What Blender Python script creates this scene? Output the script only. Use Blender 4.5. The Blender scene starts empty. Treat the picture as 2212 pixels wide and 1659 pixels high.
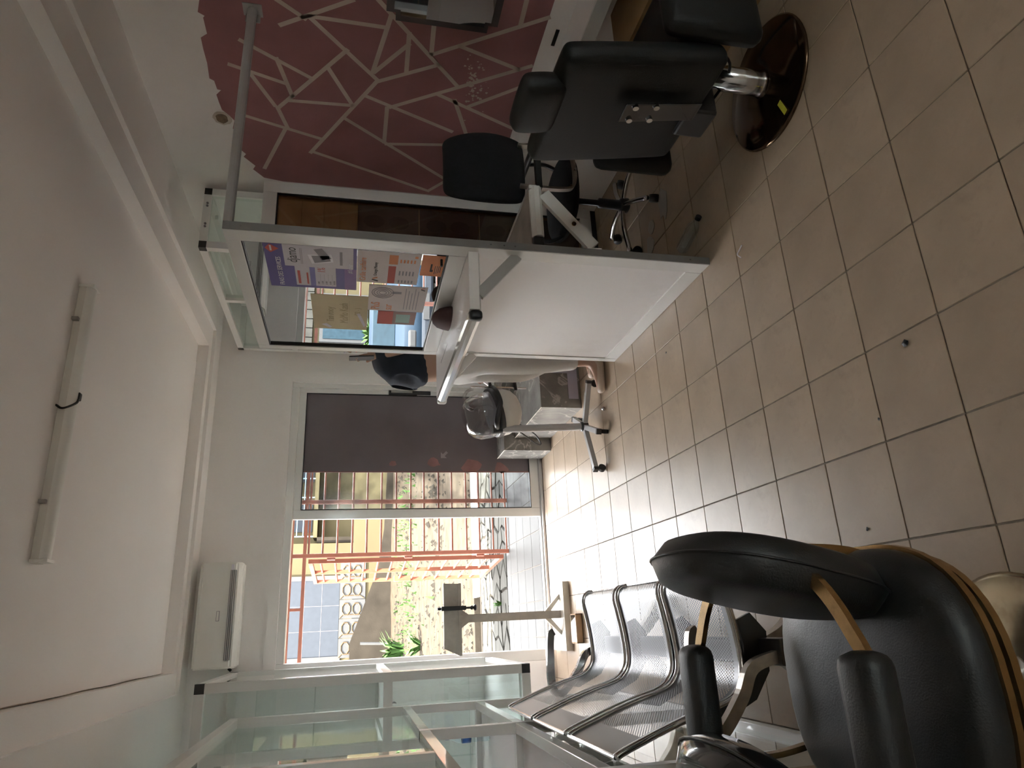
import bpy, bmesh, math, random
from mathutils import Vector, Matrix
random.seed(7)
SC = bpy.context.scene
C = SC.collection
PI = math.pi

# ------------------------------------------------------------------ camera (solved from the floor tile grid, 0.30 m tiles)
F_PX, CAM_H = 1477.98, 1.62
_w = (0.2259338796, -0.3416123360, -0.0093829721)
def _rod(w):
    t = math.sqrt(sum(c*c for c in w)); k = [c/t for c in w]
    K = Matrix(((0, -k[2], k[1]), (k[2], 0, -k[0]), (-k[1], k[0], 0)))
    return Matrix.Identity(3) + K*math.sin(t) + (K @ K)*(1-math.cos(t))
MC = _rod(_w) @ Matrix(((1, 0, 0), (0, 0, -1), (0, 1, 0)))     # world -> upright camera (right, down, forward)
cam = bpy.data.objects.new('camera', bpy.data.cameras.new('camera')); C.objects.link(cam)
r_, d_, f_ = MC[0], MC[1], MC[2]                                 # the phone was held sideways: picture x runs down the room
cam.matrix_world = Matrix(((d_[0], r_[0], -f_[0], 0), (d_[1], r_[1], -f_[1], 0), (d_[2], r_[2], -f_[2], CAM_H), (0, 0, 0, 1)))
cam.data.sensor_fit = 'HORIZONTAL'; cam.data.sensor_width = 36.0
cam.data.lens = 36.0*F_PX/2212.0; cam.data.clip_start = 0.02; cam.data.clip_end = 300
SC.camera = cam
def ray(x, y): return MC.transposed() @ Vector((829.5-y, x-1106.0, F_PX))
def Pz(x, y, z=0.0): d = ray(x, y); return d*((z-CAM_H)/d.z) + Vector((0, 0, CAM_H))
def Py(x, y, v): d = ray(x, y); return d*(v/d.y) + Vector((0, 0, CAM_H))
def Px(x, y, v): d = ray(x, y); return d*(v/d.x) + Vector((0, 0, CAM_H))

# ------------------------------------------------------------------ sky, sun, exposure
wd = bpy.data.worlds.new('sky'); SC.world = wd; wd.use_nodes = True
nt = wd.node_tree; nt.nodes.clear()
wo = nt.nodes.new('ShaderNodeOutputWorld'); bg = nt.nodes.new('ShaderNodeBackground')
bg.inputs[0].default_value = (0.96, 0.975, 1.0, 1); bg.inputs[1].default_value = 11.0
nt.links.new(bg.outputs[0], wo.inputs[0])
sun = bpy.data.objects.new('sun', bpy.data.lights.new('sun', 'SUN')); C.objects.link(sun)
sun.data.energy = 40.0; sun.data.angle = 0.02; sun.data.color = (1.0, 0.95, 0.86)
sun.rotation_euler = Vector((-0.35, -0.35, 0.87)).to_track_quat('Z', 'Y').to_euler(); sun.location = (-4, 5, 9)
vs = SC.view_settings
vs.view_transform = 'Standard'; vs.look = 'None'; vs.gamma = 1.0; vs.use_curve_mapping = False
vs.exposure = 1.6
SC.cycles.use_denoising = True
SC.cycles.max_bounces = 16; SC.cycles.diffuse_bounces = 12; SC.cycles.glossy_bounces = 6
SC.cycles.transparent_max_bounces = 24; SC.cycles.transmission_bounces = 6

# ------------------------------------------------------------------ materials
MATS = {}
def nodes(name):
    m = bpy.data.materials.new(name); m.use_nodes = True
    m.node_tree.nodes.clear(); MATS[name] = m
    t = m.node_tree
    return m, t, (lambda k: t.nodes.new('ShaderNode'+k)), t.links.new
def pbr(name, col, rough=0.5, metal=0.0, var=0.08, scale=6.0, bump=0.0, bscale=80.0, coat=0.0, dirt=None, dscale=3.0, damt=0.5, spec=0.5):
    m, t, N, L = nodes(name)
    o = N('OutputMaterial'); b = N('BsdfPrincipled'); L(b.outputs[0], o.inputs[0])
    tc = N('TexCoord'); nz = N('TexNoise'); nz.inputs['Scale'].default_value = scale; nz.inputs['Detail'].default_value = 4
    L(tc.outputs['Object'], nz.inputs['Vector'])
    cr = N('ValToRGB'); e = cr.color_ramp.elements
    e[0].position = 0.3; e[1].position = 0.7
    e[0].color = (*[c*(1-var) for c in col], 1); e[1].color = (*[min(1, c*(1+var)) for c in col], 1)
    L(nz.outputs['Fac'], cr.inputs[0]); out = cr.outputs[0]
    if dirt:
        n2 = N('TexNoise'); n2.inputs['Scale'].default_value = dscale; n2.inputs['Detail'].default_value = 8; n2.inputs['Roughness'].default_value = 0.7
        L(tc.outputs['Object'], n2.inputs['Vector'])
        r2 = N('ValToRGB'); r2.color_ramp.elements[0].position = 0.52; r2.color_ramp.elements[1].position = 0.75
        r2.color_ramp.elements[0].color = (0, 0, 0, 1); r2.color_ramp.elements[1].color = (damt, damt, damt, 1)
        L(n2.outputs['Fac'], r2.inputs[0])
        mx = N('MixRGB'); L(r2.outputs[0], mx.inputs[0]); L(out, mx.inputs[1]); mx.inputs[2].default_value = (*dirt, 1); out = mx.outputs[0]
    L(out, b.inputs['Base Color'])
    b.inputs['Roughness'].default_value = rough; b.inputs['Metallic'].default_value = metal
    b.inputs['Coat Weight'].default_value = coat; b.inputs['Specular IOR Level'].default_value = spec
    if bump:
        n3 = N('TexNoise'); n3.inputs['Scale'].default_value = bscale; n3.inputs['Detail'].default_value = 3
        L(tc.outputs['Object'], n3.inputs['Vector'])
        bp = N('Bump'); bp.inputs['Strength'].default_value = bump; bp.inputs['Distance'].default_value = 0.01
        L(n3.outputs['Fac'], bp.inputs['Height']); L(bp.outputs[0], b.inputs['Normal'])
    return m
def pane_mat(name, tint, f0, rough=0.0, gcol=(1, 1, 1), blotch=None):
    m, t, N, L = nodes(name)
    o = N('OutputMaterial'); mx = N('MixShader'); L(mx.outputs[0], o.inputs[0])
    tr = N('BsdfTransparent'); tr.inputs[0].default_value = (*tint, 1)
    gl = N('BsdfGlossy'); gl.inputs['Roughness'].default_value = rough; gl.inputs[0].default_value = (*gcol, 1)
    if blotch:
        tc = N('TexCoord'); nz = N('TexNoise'); nz.inputs['Scale'].default_value = 6.0; nz.inputs['Detail'].default_value = 3
        L(tc.outputs['Object'], nz.inputs['Vector']); cr = N('ValToRGB'); e = cr.color_ramp.elements
        e[0].position = 0.38; e[1].position = 0.62; e[0].color = (*blotch, 1); e[1].color = (*tint, 1)
        L(nz.outputs['Fac'], cr.inputs[0]); L(cr.outputs[0], tr.inputs[0])
    lw = N('LayerWeight'); lw.inputs[0].default_value = 0.5
    pw = N('Math'); pw.operation = 'POWER'; L(lw.outputs['Facing'], pw.inputs[0]); pw.inputs[1].default_value = 5
    ma = N('Math'); ma.operation = 'MULTIPLY_ADD'; L(pw.outputs[0], ma.inputs[0]); ma.inputs[1].default_value = 1-f0; ma.inputs[2].default_value = f0
    L(ma.outputs[0], mx.inputs[0]); L(tr.outputs[0], mx.inputs[1]); L(gl.outputs[0], mx.inputs[2])
    return m
pbr('white_wall', (0.8800, 0.8580, 0.8450), 0.85, var=0.03, scale=1.5, bump=0.15, bscale=220, dirt=(0.74, 0.71, 0.67), dscale=2.2, damt=0.35)
pbr('ceiling_white', (0.9000, 0.8700, 0.8550), 0.9, var=0.02, scale=1.2, bump=0.08, bscale=160)
pbr('tile_beige', (0.3850, 0.2980, 0.2180), 0.36, var=0.10, scale=5, bump=0.05, bscale=40, dirt=(0.30, 0.235, 0.175), dscale=9, damt=0.5, spec=0.28)
pbr('tile_beige_b', (0.4100, 0.3200, 0.2350), 0.33, var=0.10, scale=4, bump=0.05, bscale=30, dirt=(0.29, 0.225, 0.17), dscale=12, damt=0.55, spec=0.28)
pbr('grout', (0.20, 0.165, 0.13), 0.9, var=0.3, scale=20)
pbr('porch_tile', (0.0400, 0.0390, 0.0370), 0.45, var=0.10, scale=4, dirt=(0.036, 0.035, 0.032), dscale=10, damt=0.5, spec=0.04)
pbr('pink_paint', (0.36, 0.165, 0.175), 0.75, var=0.16, scale=2.5, bump=0.1, bscale=120, dirt=(0.30, 0.15, 0.145), dscale=3, damt=0.6)
pbr('line_paint', (0.62, 0.52, 0.46), 0.8, var=0.08)
pbr('plaster_raw', (0.62, 0.56, 0.50), 0.95, var=0.15, scale=12)
pbr('hole_dark', (0.16, 0.11, 0.07), 1.0, var=0.4, scale=30, bump=0.6, bscale=60)
pbr('white_alu', (0.74, 0.735, 0.72), 0.28, var=0.03, scale=3, coat=0.2)
pbr('gloss_alu', (0.72, 0.71, 0.69), 0.10, 0.12, var=0.03, coat=0.5)
pbr('grey_alu', (0.4200, 0.4100, 0.4050), 0.35, 0.3, var=0.04)
pbr('dark_alu', (0.20, 0.195, 0.19), 0.4, 0.2, var=0.04)
pbr('barber_vinyl', (0.009, 0.0095, 0.010), 0.5, var=0.12, scale=10, bump=0.10, bscale=260, spec=0.35)
pbr('pebble', (0.011, 0.0095, 0.0075), 0.9, var=0.5, scale=2, spec=0.04)
pbr('white_panel', (0.82, 0.80, 0.80), 0.42, var=0.03, scale=1.2, dirt=(0.60, 0.56, 0.53), dscale=1.6, damt=0.4)
pbr('black_rubber', (0.012, 0.012, 0.014), 0.5, var=0.2)
pbr('black_plastic', (0.018, 0.018, 0.02), 0.35, var=0.1)
pbr('black_vinyl', (0.015, 0.0165, 0.0175), 0.45, var=0.12, scale=10, bump=0.10, bscale=260)
pbr('black_gloss', (0.013, 0.013, 0.016), 0.12, var=0.1, coat=0.6)
pbr('black_cloth', (0.012, 0.012, 0.015), 0.95, var=0.2, scale=40, bump=0.2, bscale=400)
pbr('chrome', (0.55, 0.55, 0.56), 0.13, 1.0, var=0.02)
pbr('worn_chrome', (0.42, 0.38, 0.34), 0.30, 1.0, var=0.2, scale=20)
pbr('gold_metal', (0.42, 0.27, 0.12), 0.27, 0.9, var=0.14, scale=14, dirt=(0.16, 0.10, 0.05), dscale=20, damt=0.6)
pbr('gold_disc', (0.58, 0.50, 0.36), 0.20, 0.9, var=0.12, scale=9, dirt=(0.30, 0.22, 0.13), dscale=12, damt=0.6)
pbr('brown_disc', (0.10, 0.060, 0.035), 0.10, 0.85, var=0.2, scale=6)
pbr('yellow_sticker', (0.65, 0.60, 0.05), 0.6)
pbr('marble', (0.20, 0.19, 0.175), 0.22, var=0.22, scale=7)
pbr('lilac_card', (0.42, 0.39, 0.47), 0.7, var=0.05)
pbr('orange_steel', (0.1350, 0.0400, 0.0200), 0.45, var=0.12, scale=8)
pbr('sand', (0.0185, 0.0140, 0.0094), 0.95, var=0.30, scale=3.5, bump=0.8, bscale=9, dirt=(0.0085, 0.0070, 0.0042), dscale=1.6, damt=0.8, spec=0.04)
pbr('paving', (0.0260, 0.0250, 0.0215), 0.8, var=0.2, scale=3, bump=0.3, bscale=30, spec=0.04)
pbr('concrete', (0.0130, 0.0108, 0.0082), 0.9, var=0.25, scale=1.3, bump=0.3, bscale=20, dirt=(0.009, 0.0075, 0.0055), dscale=0.8, damt=0.6, spec=0.04)
pbr('yellow_render', (0.0360, 0.0300, 0.0165), 0.85, var=0.08, scale=0.6, bump=0.1, bscale=40, dirt=(0.030, 0.025, 0.015), dscale=0.7, damt=0.5, spec=0.04)
pbr('pale_tile', (0.0340, 0.0340, 0.0335), 0.4, var=0.05, spec=0.04)
pbr('orange_tile', (0.0400, 0.0260, 0.0140), 0.5, spec=0.04)
pbr('grey_door_paint', (0.0190, 0.0215, 0.0255), 0.5, var=0.05, spec=0.04)
pbr('blue_rail', (0.090, 0.150, 0.186), 0.5, spec=0.04)
pbr('leaf', (0.0220, 0.0460, 0.0120), 0.6, var=0.3, scale=3, spec=0.04)
pbr('car_blue', (0.0075, 0.0135, 0.0210), 0.5, 0.0, var=0.04, spec=0.05)
pbr('car_glass', (0.0100, 0.0190, 0.0250), 0.4, var=0.2, scale=10, spec=0.05)
pbr('tyre', (0.0060, 0.0060, 0.0060), 0.8, spec=0.05)
pbr('ac_white', (0.78, 0.77, 0.73), 0.4, var=0.02)
pbr('ac_dark', (0.20, 0.20, 0.20), 0.5)
pbr('tube_white', (0.86, 0.86, 0.83), 0.35, var=0.02)
pbr('wood_grey', (0.40, 0.37, 0.33), 0.75, var=0.16, scale=10)
pbr('wood_pale', (0.58, 0.54, 0.47), 0.6, var=0.12, scale=7)
pbr('wood_tan', (0.34, 0.21, 0.10), 0.5, var=0.2, scale=6)
pbr('cardboard', (0.4200, 0.2700, 0.1600), 0.85, var=0.2, scale=4)
pbr('poster_dark', (0.1250, 0.1050, 0.1050), 0.5, var=0.25, scale=4)
pbr('poster_darker', (0.0700, 0.0580, 0.0600), 0.5, var=0.2, scale=6)
pbr('film_dark', (0.1650, 0.1430, 0.1550), 0.65, var=0.14, scale=2)
pbr('film_red', (0.2800, 0.1500, 0.1450), 0.5, var=0.3, scale=6)
pbr('film_mark', (0.3300, 0.3100, 0.3200), 0.5)
pbr('paper_purple', (0.11, 0.085, 0.30), 0.5, var=0.08, scale=2)
pbr('paper_violet', (0.23, 0.13, 0.36), 0.5)
pbr('paper_white', (0.60, 0.56, 0.62), 0.5, var=0.04)
pbr('paper_pink', (0.58, 0.50, 0.50), 0.45, var=0.05)
pbr('paper_cream', (0.56, 0.47, 0.30), 0.6, var=0.08)
pbr('ink_red', (0.55, 0.10, 0.08), 0.6)
pbr('ink_orange', (0.72, 0.25, 0.10), 0.6)
pbr('ink_dark', (0.03, 0.03, 0.035), 0.6)
pbr('ink_grey', (0.26, 0.24, 0.27), 0.6)
pbr('ink_blue', (0.22, 0.20, 0.48), 0.6)
pbr('ink_white', (0.78, 0.76, 0.82), 0.6)
pbr('ink_tan', (0.40, 0.32, 0.18), 0.6)
pbr('ink_aqua', (0.36, 0.52, 0.50), 0.6)
pbr('cap_brown', (0.0700, 0.0300, 0.0300), 0.7, var=0.2)
pbr('skin', (0.47, 0.29, 0.21), 0.5, var=0.06)
pbr('navy_cloth', (0.018, 0.026, 0.042), 0.85, var=0.2, scale=12, bump=0.3, bscale=30)
pbr('white_cloth', (0.66, 0.64, 0.62), 0.9, var=0.04, bump=0.3, bscale=18)
pbr('beige_shoe', (0.58, 0.45, 0.36), 0.5, var=0.05)
pbr('hair', (0.012, 0.010, 0.010), 0.6, bump=0.5, bscale=120)
pbr('bowl_white', (0.66, 0.62, 0.56), 0.4, var=0.03)
pbr('paper_scrap', (0.40, 0.37, 0.34), 0.9)
pbr('bottle_label', (0.03, 0.10, 0.34), 0.4)
pbr('cloth_pattern', (0.05, 0.04, 0.04), 0.9, var=0.6, scale=40)
pane_mat('clear_glass', (0.90, 0.95, 0.93), 0.05)
pane_mat('case_glass', (0.93, 0.965, 0.955), 0.045)
pane_mat('dusty_glass', (0.80, 0.82, 0.82), 0.035, 0.12, (1, 1, 1), (0.55, 0.56, 0.57))
pane_mat('mirror_glass', (0.20, 0.21, 0.21), 0.52, 0.0, (0.92, 0.96, 1.0))
pane_mat('brown_glass', (0.85, 0.80, 0.75), 0.05)
pane_mat('smoke_plastic', (0.80, 0.78, 0.77), 0.07, 0.05)
pane_mat('pet', (0.86, 0.92, 0.95), 0.09, 0.06)
pbr('mirror', (0.75, 0.76, 0.76), 0.02, 1.0, var=0.01)
def marble_veins():
    m = MATS['marble']; t = m.node_tree; b = [n for n in t.nodes if n.type == 'BSDF_PRINCIPLED'][0]
    src = b.inputs['Base Color'].links[0].from_socket
    tc = [n for n in t.nodes if n.type == 'TEX_COORD'][0]
    n = t.nodes.new('ShaderNodeTexNoise'); n.inputs['Scale'].default_value = 2.6; n.inputs['Detail'].default_value = 6; n.inputs['Distortion'].default_value = 1.3
    t.links.new(tc.outputs['Object'], n.inputs['Vector'])
    r = t.nodes.new('ShaderNodeValToRGB'); e = r.color_ramp.elements
    e[0].position = 0.485; e[0].color = (0, 0, 0, 1); e[1].position = 0.5; e[1].color = (0.75, 0.75, 0.75, 1)
    k = e.new(0.515); k.color = (0, 0, 0, 1)
    t.links.new(n.outputs['Fac'], r.inputs[0])
    mx = t.nodes.new('ShaderNodeMixRGB'); t.links.new(r.outputs[0], mx.inputs[0]); t.links.new(src, mx.inputs[1])
    mx.inputs[2].default_value = (0.50, 0.46, 0.42, 1); t.links.new(mx.outputs[0], b.inputs['Base Color'])
marble_veins()
def perforated():
    m, t, N, L = nodes('perforated_steel')
    o = N('OutputMaterial'); b = N('BsdfPrincipled'); mx = N('MixShader'); tr = N('BsdfTransparent')
    b.inputs['Base Color'].default_value = (0.135, 0.135, 0.14, 1); b.inputs['Metallic'].default_value = 0.9; b.inputs['Roughness'].default_value = 0.36
    uv = N('UVMap'); sp = N('SeparateXYZ'); L(uv.outputs[0], sp.inputs[0])
    def mth(op, a, b2=None):
        n = N('Math'); n.operation = op
        for i, v in enumerate((a, b2)):
            if v is None: continue
            if isinstance(v, (int, float)): n.inputs[i].default_value = v
            else: L(v, n.inputs[i])
        return n.outputs[0]
    u, v = sp.outputs[0], sp.outputs[1]                              # metres along the profile, metres across the seat
    P = 0.0105
    vr = mth('DIVIDE', v, P*0.866); row = mth('FLOOR', vr)
    uu = mth('ADD', mth('DIVIDE', u, P), mth('MULTIPLY', mth('MODULO', mth('ABSOLUTE', row), 2.0), 0.5))
    du = mth('SUBTRACT', mth('FRACT', uu), 0.5); dv = mth('MULTIPLY', mth('SUBTRACT', mth('FRACT', vr), 0.5), 0.866)
    dist = mth('SQRT', mth('ADD', mth('MULTIPLY', du, du), mth('MULTIPLY', dv, dv)))
    hole = mth('LESS_THAN', dist, 0.30)
    def band(x, lo, hi): return mth('MULTIPLY', mth('GREATER_THAN', x, lo), mth('LESS_THAN', x, hi))
    mask = mth('MULTIPLY', hole, mth('MULTIPLY', band(v, 0.045, 0.415), band(u, 0.11, 0.85)))
    L(mask, mx.inputs[0]); L(b.outputs[0], mx.inputs[1]); L(tr.outputs[0], mx.inputs[2]); L(mx.outputs[0], o.inputs[0])
perforated()

# ------------------------------------------------------------------ mesh helpers
def BM(): return bmesh.new()
def box(bm, x0, x1, y0, y1, z0, z1, bev=0.0, seg=2):
    g = bmesh.ops.create_cube(bm, size=1.0)
    vv = g['verts']
    for v in vv:
        v.co = Vector(((x0+x1)/2+v.co.x*(x1-x0), (y0+y1)/2+v.co.y*(y1-y0), (z0+z1)/2+v.co.z*(z1-z0)))
    if bev > 0:
        ed = list({e for v in vv for e in v.link_edges})
        bmesh.ops.bevel(bm, geom=ed, offset=bev, segments=seg, affect='EDGES', profile=0.5)
    return bm
def boxm(bm, mtx, sx, sy, sz, bev=0.0, seg=2):
    b2 = bmesh.new(); box(b2, -sx/2, sx/2, -sy/2, sy/2, -sz/2, sz/2, bev, seg)
    b2.transform(mtx); tmp = bpy.data.meshes.new('tmp'); b2.to_mesh(tmp); b2.free(); bm.from_mesh(tmp); bpy.data.meshes.remove(tmp)
    return bm
def frame_of(d):
    d = d.normalized(); u = Vector((0, 0, 1)) if abs(d.z) < 0.95 else Vector((1, 0, 0))
    a = d.cross(u).normalized(); return a, d.cross(a).normalized()
def tube(bm, pts, r, n=10, caps=True, flat=None):
    """round tube along pts (r may be a list); flat=(w,h) gives a rectangular section instead"""
    pts = [Vector(p) for p in pts]; rings = []
    pa = None
    for i, p in enumerate(pts):
        t = (pts[min(i+1, len(pts)-1)]-pts[max(i-1, 0)]).normalized()
        if pa is None: a, b = frame_of(t)
        else:
            a = (pa-t*pa.dot(t)).normalized(); b = t.cross(a).normalized()
        pa = a
        rr = r[i] if isinstance(r, (list, tuple)) else r
        if flat:
            w, h = flat; ring = [bm.verts.new(p+a*sx*w/2+b*sy*h/2) for sx, sy in ((1, 1), (-1, 1), (-1, -1), (1, -1))]
        else:
            ring = [bm.verts.new(p+(a*math.cos(2*PI*k/n)+b*math.sin(2*PI*k/n))*rr) for k in range(n)]
        rings.append(ring)
    m = len(rings[0])
    for i in range(len(rings)-1):
        for k in range(m):
            bm.faces.new((rings[i][k], rings[i][(k+1) % m], rings[i+1][(k+1) % m], rings[i+1][k]))
    if caps:
        bm.faces.new(rings[0][::-1]); bm.faces.new(rings[-1])
    return bm
def rod(bm, a, b, r, n=10): return tube(bm, (a, b), r, n)
def lathe(bm, prof, c=(0, 0, 0), n=32, ax='z'):
    """prof: (radius, height) list"""
    rings = []
    for r, h in prof:
        rings.append([bm.verts.new(Vector(c)+Vector((r*math.cos(2*PI*k/n), r*math.sin(2*PI*k/n), h))) for k in range(n)])
    for i in range(len(rings)-1):
        for k in range(n):
            bm.faces.new((rings[i][k], rings[i][(k+1) % n], rings[i+1][(k+1) % n], rings[i+1][k]))
    bm.faces.new(rings[0][::-1]); bm.faces.new(rings[-1])
    return bm
def prism(bm, poly, vec):
    """closed polygon of 3-D points pushed along vec"""
    vec = Vector(vec); a = [bm.verts.new(Vector(p)) for p in poly]; b = [bm.verts.new(Vector(p)+vec) for p in poly]
    n = len(a); bm.faces.new(a); bm.faces.new(b[::-1])
    for i in range(n): bm.faces.new((a[i], b[i], b[(i+1) % n], a[(i+1) % n]))
    return bm
def smooth_path(pts, k=6):
    pts = [Vector(p) for p in pts]; out = []
    P = [pts[0]*2-pts[1]]+pts+[pts[-1]*2-pts[-2]]
    for i in range(1, len(P)-2):
        for j in range(k):
            t = j/k; p0, p1, p2, p3 = P[i-1:i+3]
            out.append(0.5*((2*p1)+(p2-p0)*t+(2*p0-5*p1+4*p2-p3)*t*t+(3*p1-p0-3*p2+p3)*t**3))
    out.append(pts[-1]); return out
def root_off(p):
    o = Vector((0, 0, 0))
    while p is not None: o += p.location; p = p.parent
    return o
def obj(name, bm, mat, parent=None, world=True, smooth=False, sub=0):
    if parent is not None and world: bmesh.ops.translate(bm, verts=bm.verts, vec=-root_off(parent))
    bmesh.ops.recalc_face_normals(bm, faces=bm.faces)
    me = bpy.data.meshes.new(name); bm.to_mesh(me); bm.free()
    o = bpy.data.objects.new(name, me); C.objects.link(o); me.materials.append(MATS[mat])
    if smooth:
        for p in me.polygons: p.use_smooth = True
    if sub:
        s = o.modifiers.new('subd', 'SUBSURF'); s.levels = sub; s.render_levels = sub
    if parent is not None: o.parent = parent
    return o
def autosmooth(o, ang=40):
    me = o.data
    for p in me.polygons: p.use_smooth = True
    me.set_sharp_from_angle(angle=math.radians(ang)); return o
def tag(o, label, cat, group=None):
    o['label'] = label; o['category'] = cat
    if group: o['group'] = group
    return o
def thing(name, label, cat, loc=(0, 0, 0), rz=0.0, group=None):
    o = bpy.data.objects.new(name, None); C.objects.link(o); o.empty_display_size = 0.1
    o.location = loc; o.rotation_euler = (0, 0, rz); return tag(o, label, cat, group)
def struct(name, bm, mat, parent=None, kind='structure'):
    o = obj(name, bm, mat, parent)
    if parent is None: o['kind'] = kind
    return o
def bx(name, mat, parent, x0, x1, y0, y1, z0, z1, bev=0.0):
    return obj(name, box(BM(), x0, x1, y0, y1, z0, z1, bev), mat, parent)
TEXTS = []
def text(s, size, mat, parent, origin, xdir, ydir, sx=1.0, align='LEFT', shear=0.0, name='lettering'):
    cu = bpy.data.curves.new(name, 'FONT'); cu.body = s; cu.size = size; cu.extrude = 0.0003; cu.align_x = align; cu.shear = shear; cu.resolution_u = 3
    o = bpy.data.objects.new(name, cu); C.objects.link(o)
    x = Vector(xdir)*sx; y = Vector(ydir); z = Vector(xdir).cross(y)
    p = Vector(origin)
    o.matrix_world = Matrix(((x.x, y.x, z.x, p.x), (x.y, y.y, z.y, p.y), (x.z, y.z, z.z, p.z), (0, 0, 0, 1)))
    TEXTS.append((o, mat, parent)); return o
SKINS = []
def skin(name, vs, es, mat, parent, sub=2, root=0):
    """vs: (x,y,z,rx,ry) joints, es: edges; grown with a Skin modifier"""
    off = root_off(parent) if parent is not None else Vector((0, 0, 0))
    me = bpy.data.meshes.new(name); me.from_pydata([Vector(v[:3])-off for v in vs], es, []); me.update()
    o = bpy.data.objects.new(name, me); C.objects.link(o)
    o.modifiers.new('skin', 'SKIN')
    sd = me.skin_vertices[0].data if me.skin_vertices else None
    if sd is None:
        bmx = bmesh.new(); bmx.from_mesh(me); bmx.verts.layers.skin.verify(); bmx.to_mesh(me); bmx.free(); sd = me.skin_vertices[0].data
    for i, v in enumerate(vs):
        sd[i].radius = (v[3], v[4] if len(v) > 4 else v[3]); sd[i].use_root = (i == root)
    s = o.modifiers.new('sub', 'SUBSURF'); s.levels = sub; s.render_levels = sub
    me.materials.append(MATS[mat])
    if parent is not None: o.parent = parent
    SKINS.append((o, mat)); return o
# ------------------------------------------------------------------ room shell
XL, XR, YB, YR, ZS, ZC = -1.20, 2.757, 5.74, -4.5, 2.752, 2.856
TX, TY, TS = 1.3838, 1.1696, 0.30
floor = struct('floor', box(BM(), XL-0.15, XR+0.15, YR-0.15, 5.90, -0.12, -0.004), 'grout')
tile_me = {}
def tile_mesh(w, d, k):
    key = (round(w, 3), round(d, 3), k)
    if key not in tile_me:
        b = box(BM(), -w/2, w/2, -d/2, d/2, -0.008, 0.0, 0.0012, 1); me = bpy.data.meshes.new('tile'); b.to_mesh(me); b.free()
        me.materials.append(MATS[('tile_beige', 'tile_beige_b', 'porch_tile')[k]]); tile_me[key] = me
    return tile_me[key]
def lay(parent, x0, x1, y0, y1, kind, gap=0.0052):
    i0, j0 = math.floor((x0-TX)/TS), math.floor((y0-TY)/TS)
    for i in range(i0, math.ceil((x1-TX)/TS)):
        for j in range(j0, math.ceil((y1-TY)/TS)):
            a, b = max(x0, TX+i*TS), min(x1, TX+(i+1)*TS); c, d = max(y0, TY+j*TS), min(y1, TY+(j+1)*TS)
            if b-a < 0.02 or d-c < 0.02: continue
            k = kind if kind == 2 else random.choice((0, 1))
            o = bpy.data.objects.new('tile', tile_mesh(b-a-gap, d-c-gap, k)); C.objects.link(o); o.parent = parent
            o.location = ((a+b)/2, (c+d)/2, random.uniform(-0.0006, 0.0)); o.rotation_euler = (random.uniform(-.0015, .0015), random.uniform(-.0015, .0015), 0)
lay(floor, XL, XR, 0.57, YB, 0)
fs = obj('tile_field', box(BM(), XL, XR, YR, 0.565, -0.004, 0.0), 'tile_beige', floor); fs['kind'] = 'stuff'

DX0, DX1, DZ = -0.285, 2.03, 2.15                                     # opening in the back wall
bw = BM()
box(bw, XL-0.15, DX0, YB, 5.88, 0, 3.0); box(bw, DX1, XR+0.15, YB, 5.88, 0, 3.0); box(bw, DX0, DX1, YB, 5.88, DZ, 3.0)
struct('wall_back', bw, 'white_wall')
struct('wall_left', box(BM(), XL-0.15, XL, YR, YB, 0, 3.0), 'white_wall')
wr = struct('wall_right', box(BM(), XR, XR+0.15, YR, YB, 0, 3.0), 'white_wall')
rb = BM()                                                             # unseen rear wall with a window added to fill the room with light
box(rb, XL-0.15, 1.35, YR-0.15, YR, 0, 3.0); box(rb, 2.6, XR+0.15, YR-0.15, YR, 0, 3.0); box(rb, 1.35, 2.6, YR-0.15, YR, 2.2, 3.0); box(rb, 1.35, 2.6, YR-0.15, YR, 0, 1.5)
struct('wall_rear', rb, 'white_wall')
wf = BM(); box(wf, 1.35, 1.40, YR-.1, YR-.05, 1.5, 2.2); box(wf, 2.55, 2.60, YR-.1, YR-.05, 1.5, 2.2); box(wf, 1.40, 2.55, YR-.1, YR-.05, 1.5, 1.55); box(wf, 1.40, 2.55, YR-.1, YR-.05, 2.15, 2.2)
w1 = struct('fill_window_1', wf, 'white_alu'); bx('window_pane', 'clear_glass', w1, 1.40, 2.55, YR-.078, YR-.072, 1.55, 2.15)
struct('ceiling', box(BM(), XL-0.3, XR+0.3, YR-0.3, 6.0, ZC, 3.1), 'ceiling_white')
def ring(z0, z1, xl, xr, yb):
    b = BM()
    box(b, xr, XR, YR, YB, z0, z1); box(b, XL, xl, YR, YB, z0, z1); box(b, xl, xr, yb, YB, z0, z1)
    return b
struct('trim_1', ring(2.777, ZC, -0.205, 2.21, 5.43), 'ceiling_white')
struct('trim_2', ring(ZS, 2.777, -0.345, 2.385, 5.53), 'ceiling_white')
# wobbly darker strip along the left edge of the raised ceiling
b = BM(); n = 40; up = []; lo = []
for i in range(n+1):
    y = 1.0+i*(4.4/n); s = 0.012+0.010*math.sin(i*0.9)+random.uniform(-.003, .003)
    up.append((-0.205, y, ZC-0.001)); lo.append((-0.196, y, ZC-0.022-s))
for i in range(n):
    v = [b.verts.new(p) for p in (up[i], up[i+1], lo[i+1], lo[i])]; b.faces.new(v)
struct('trim_3', b, 'plaster_raw')
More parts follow.
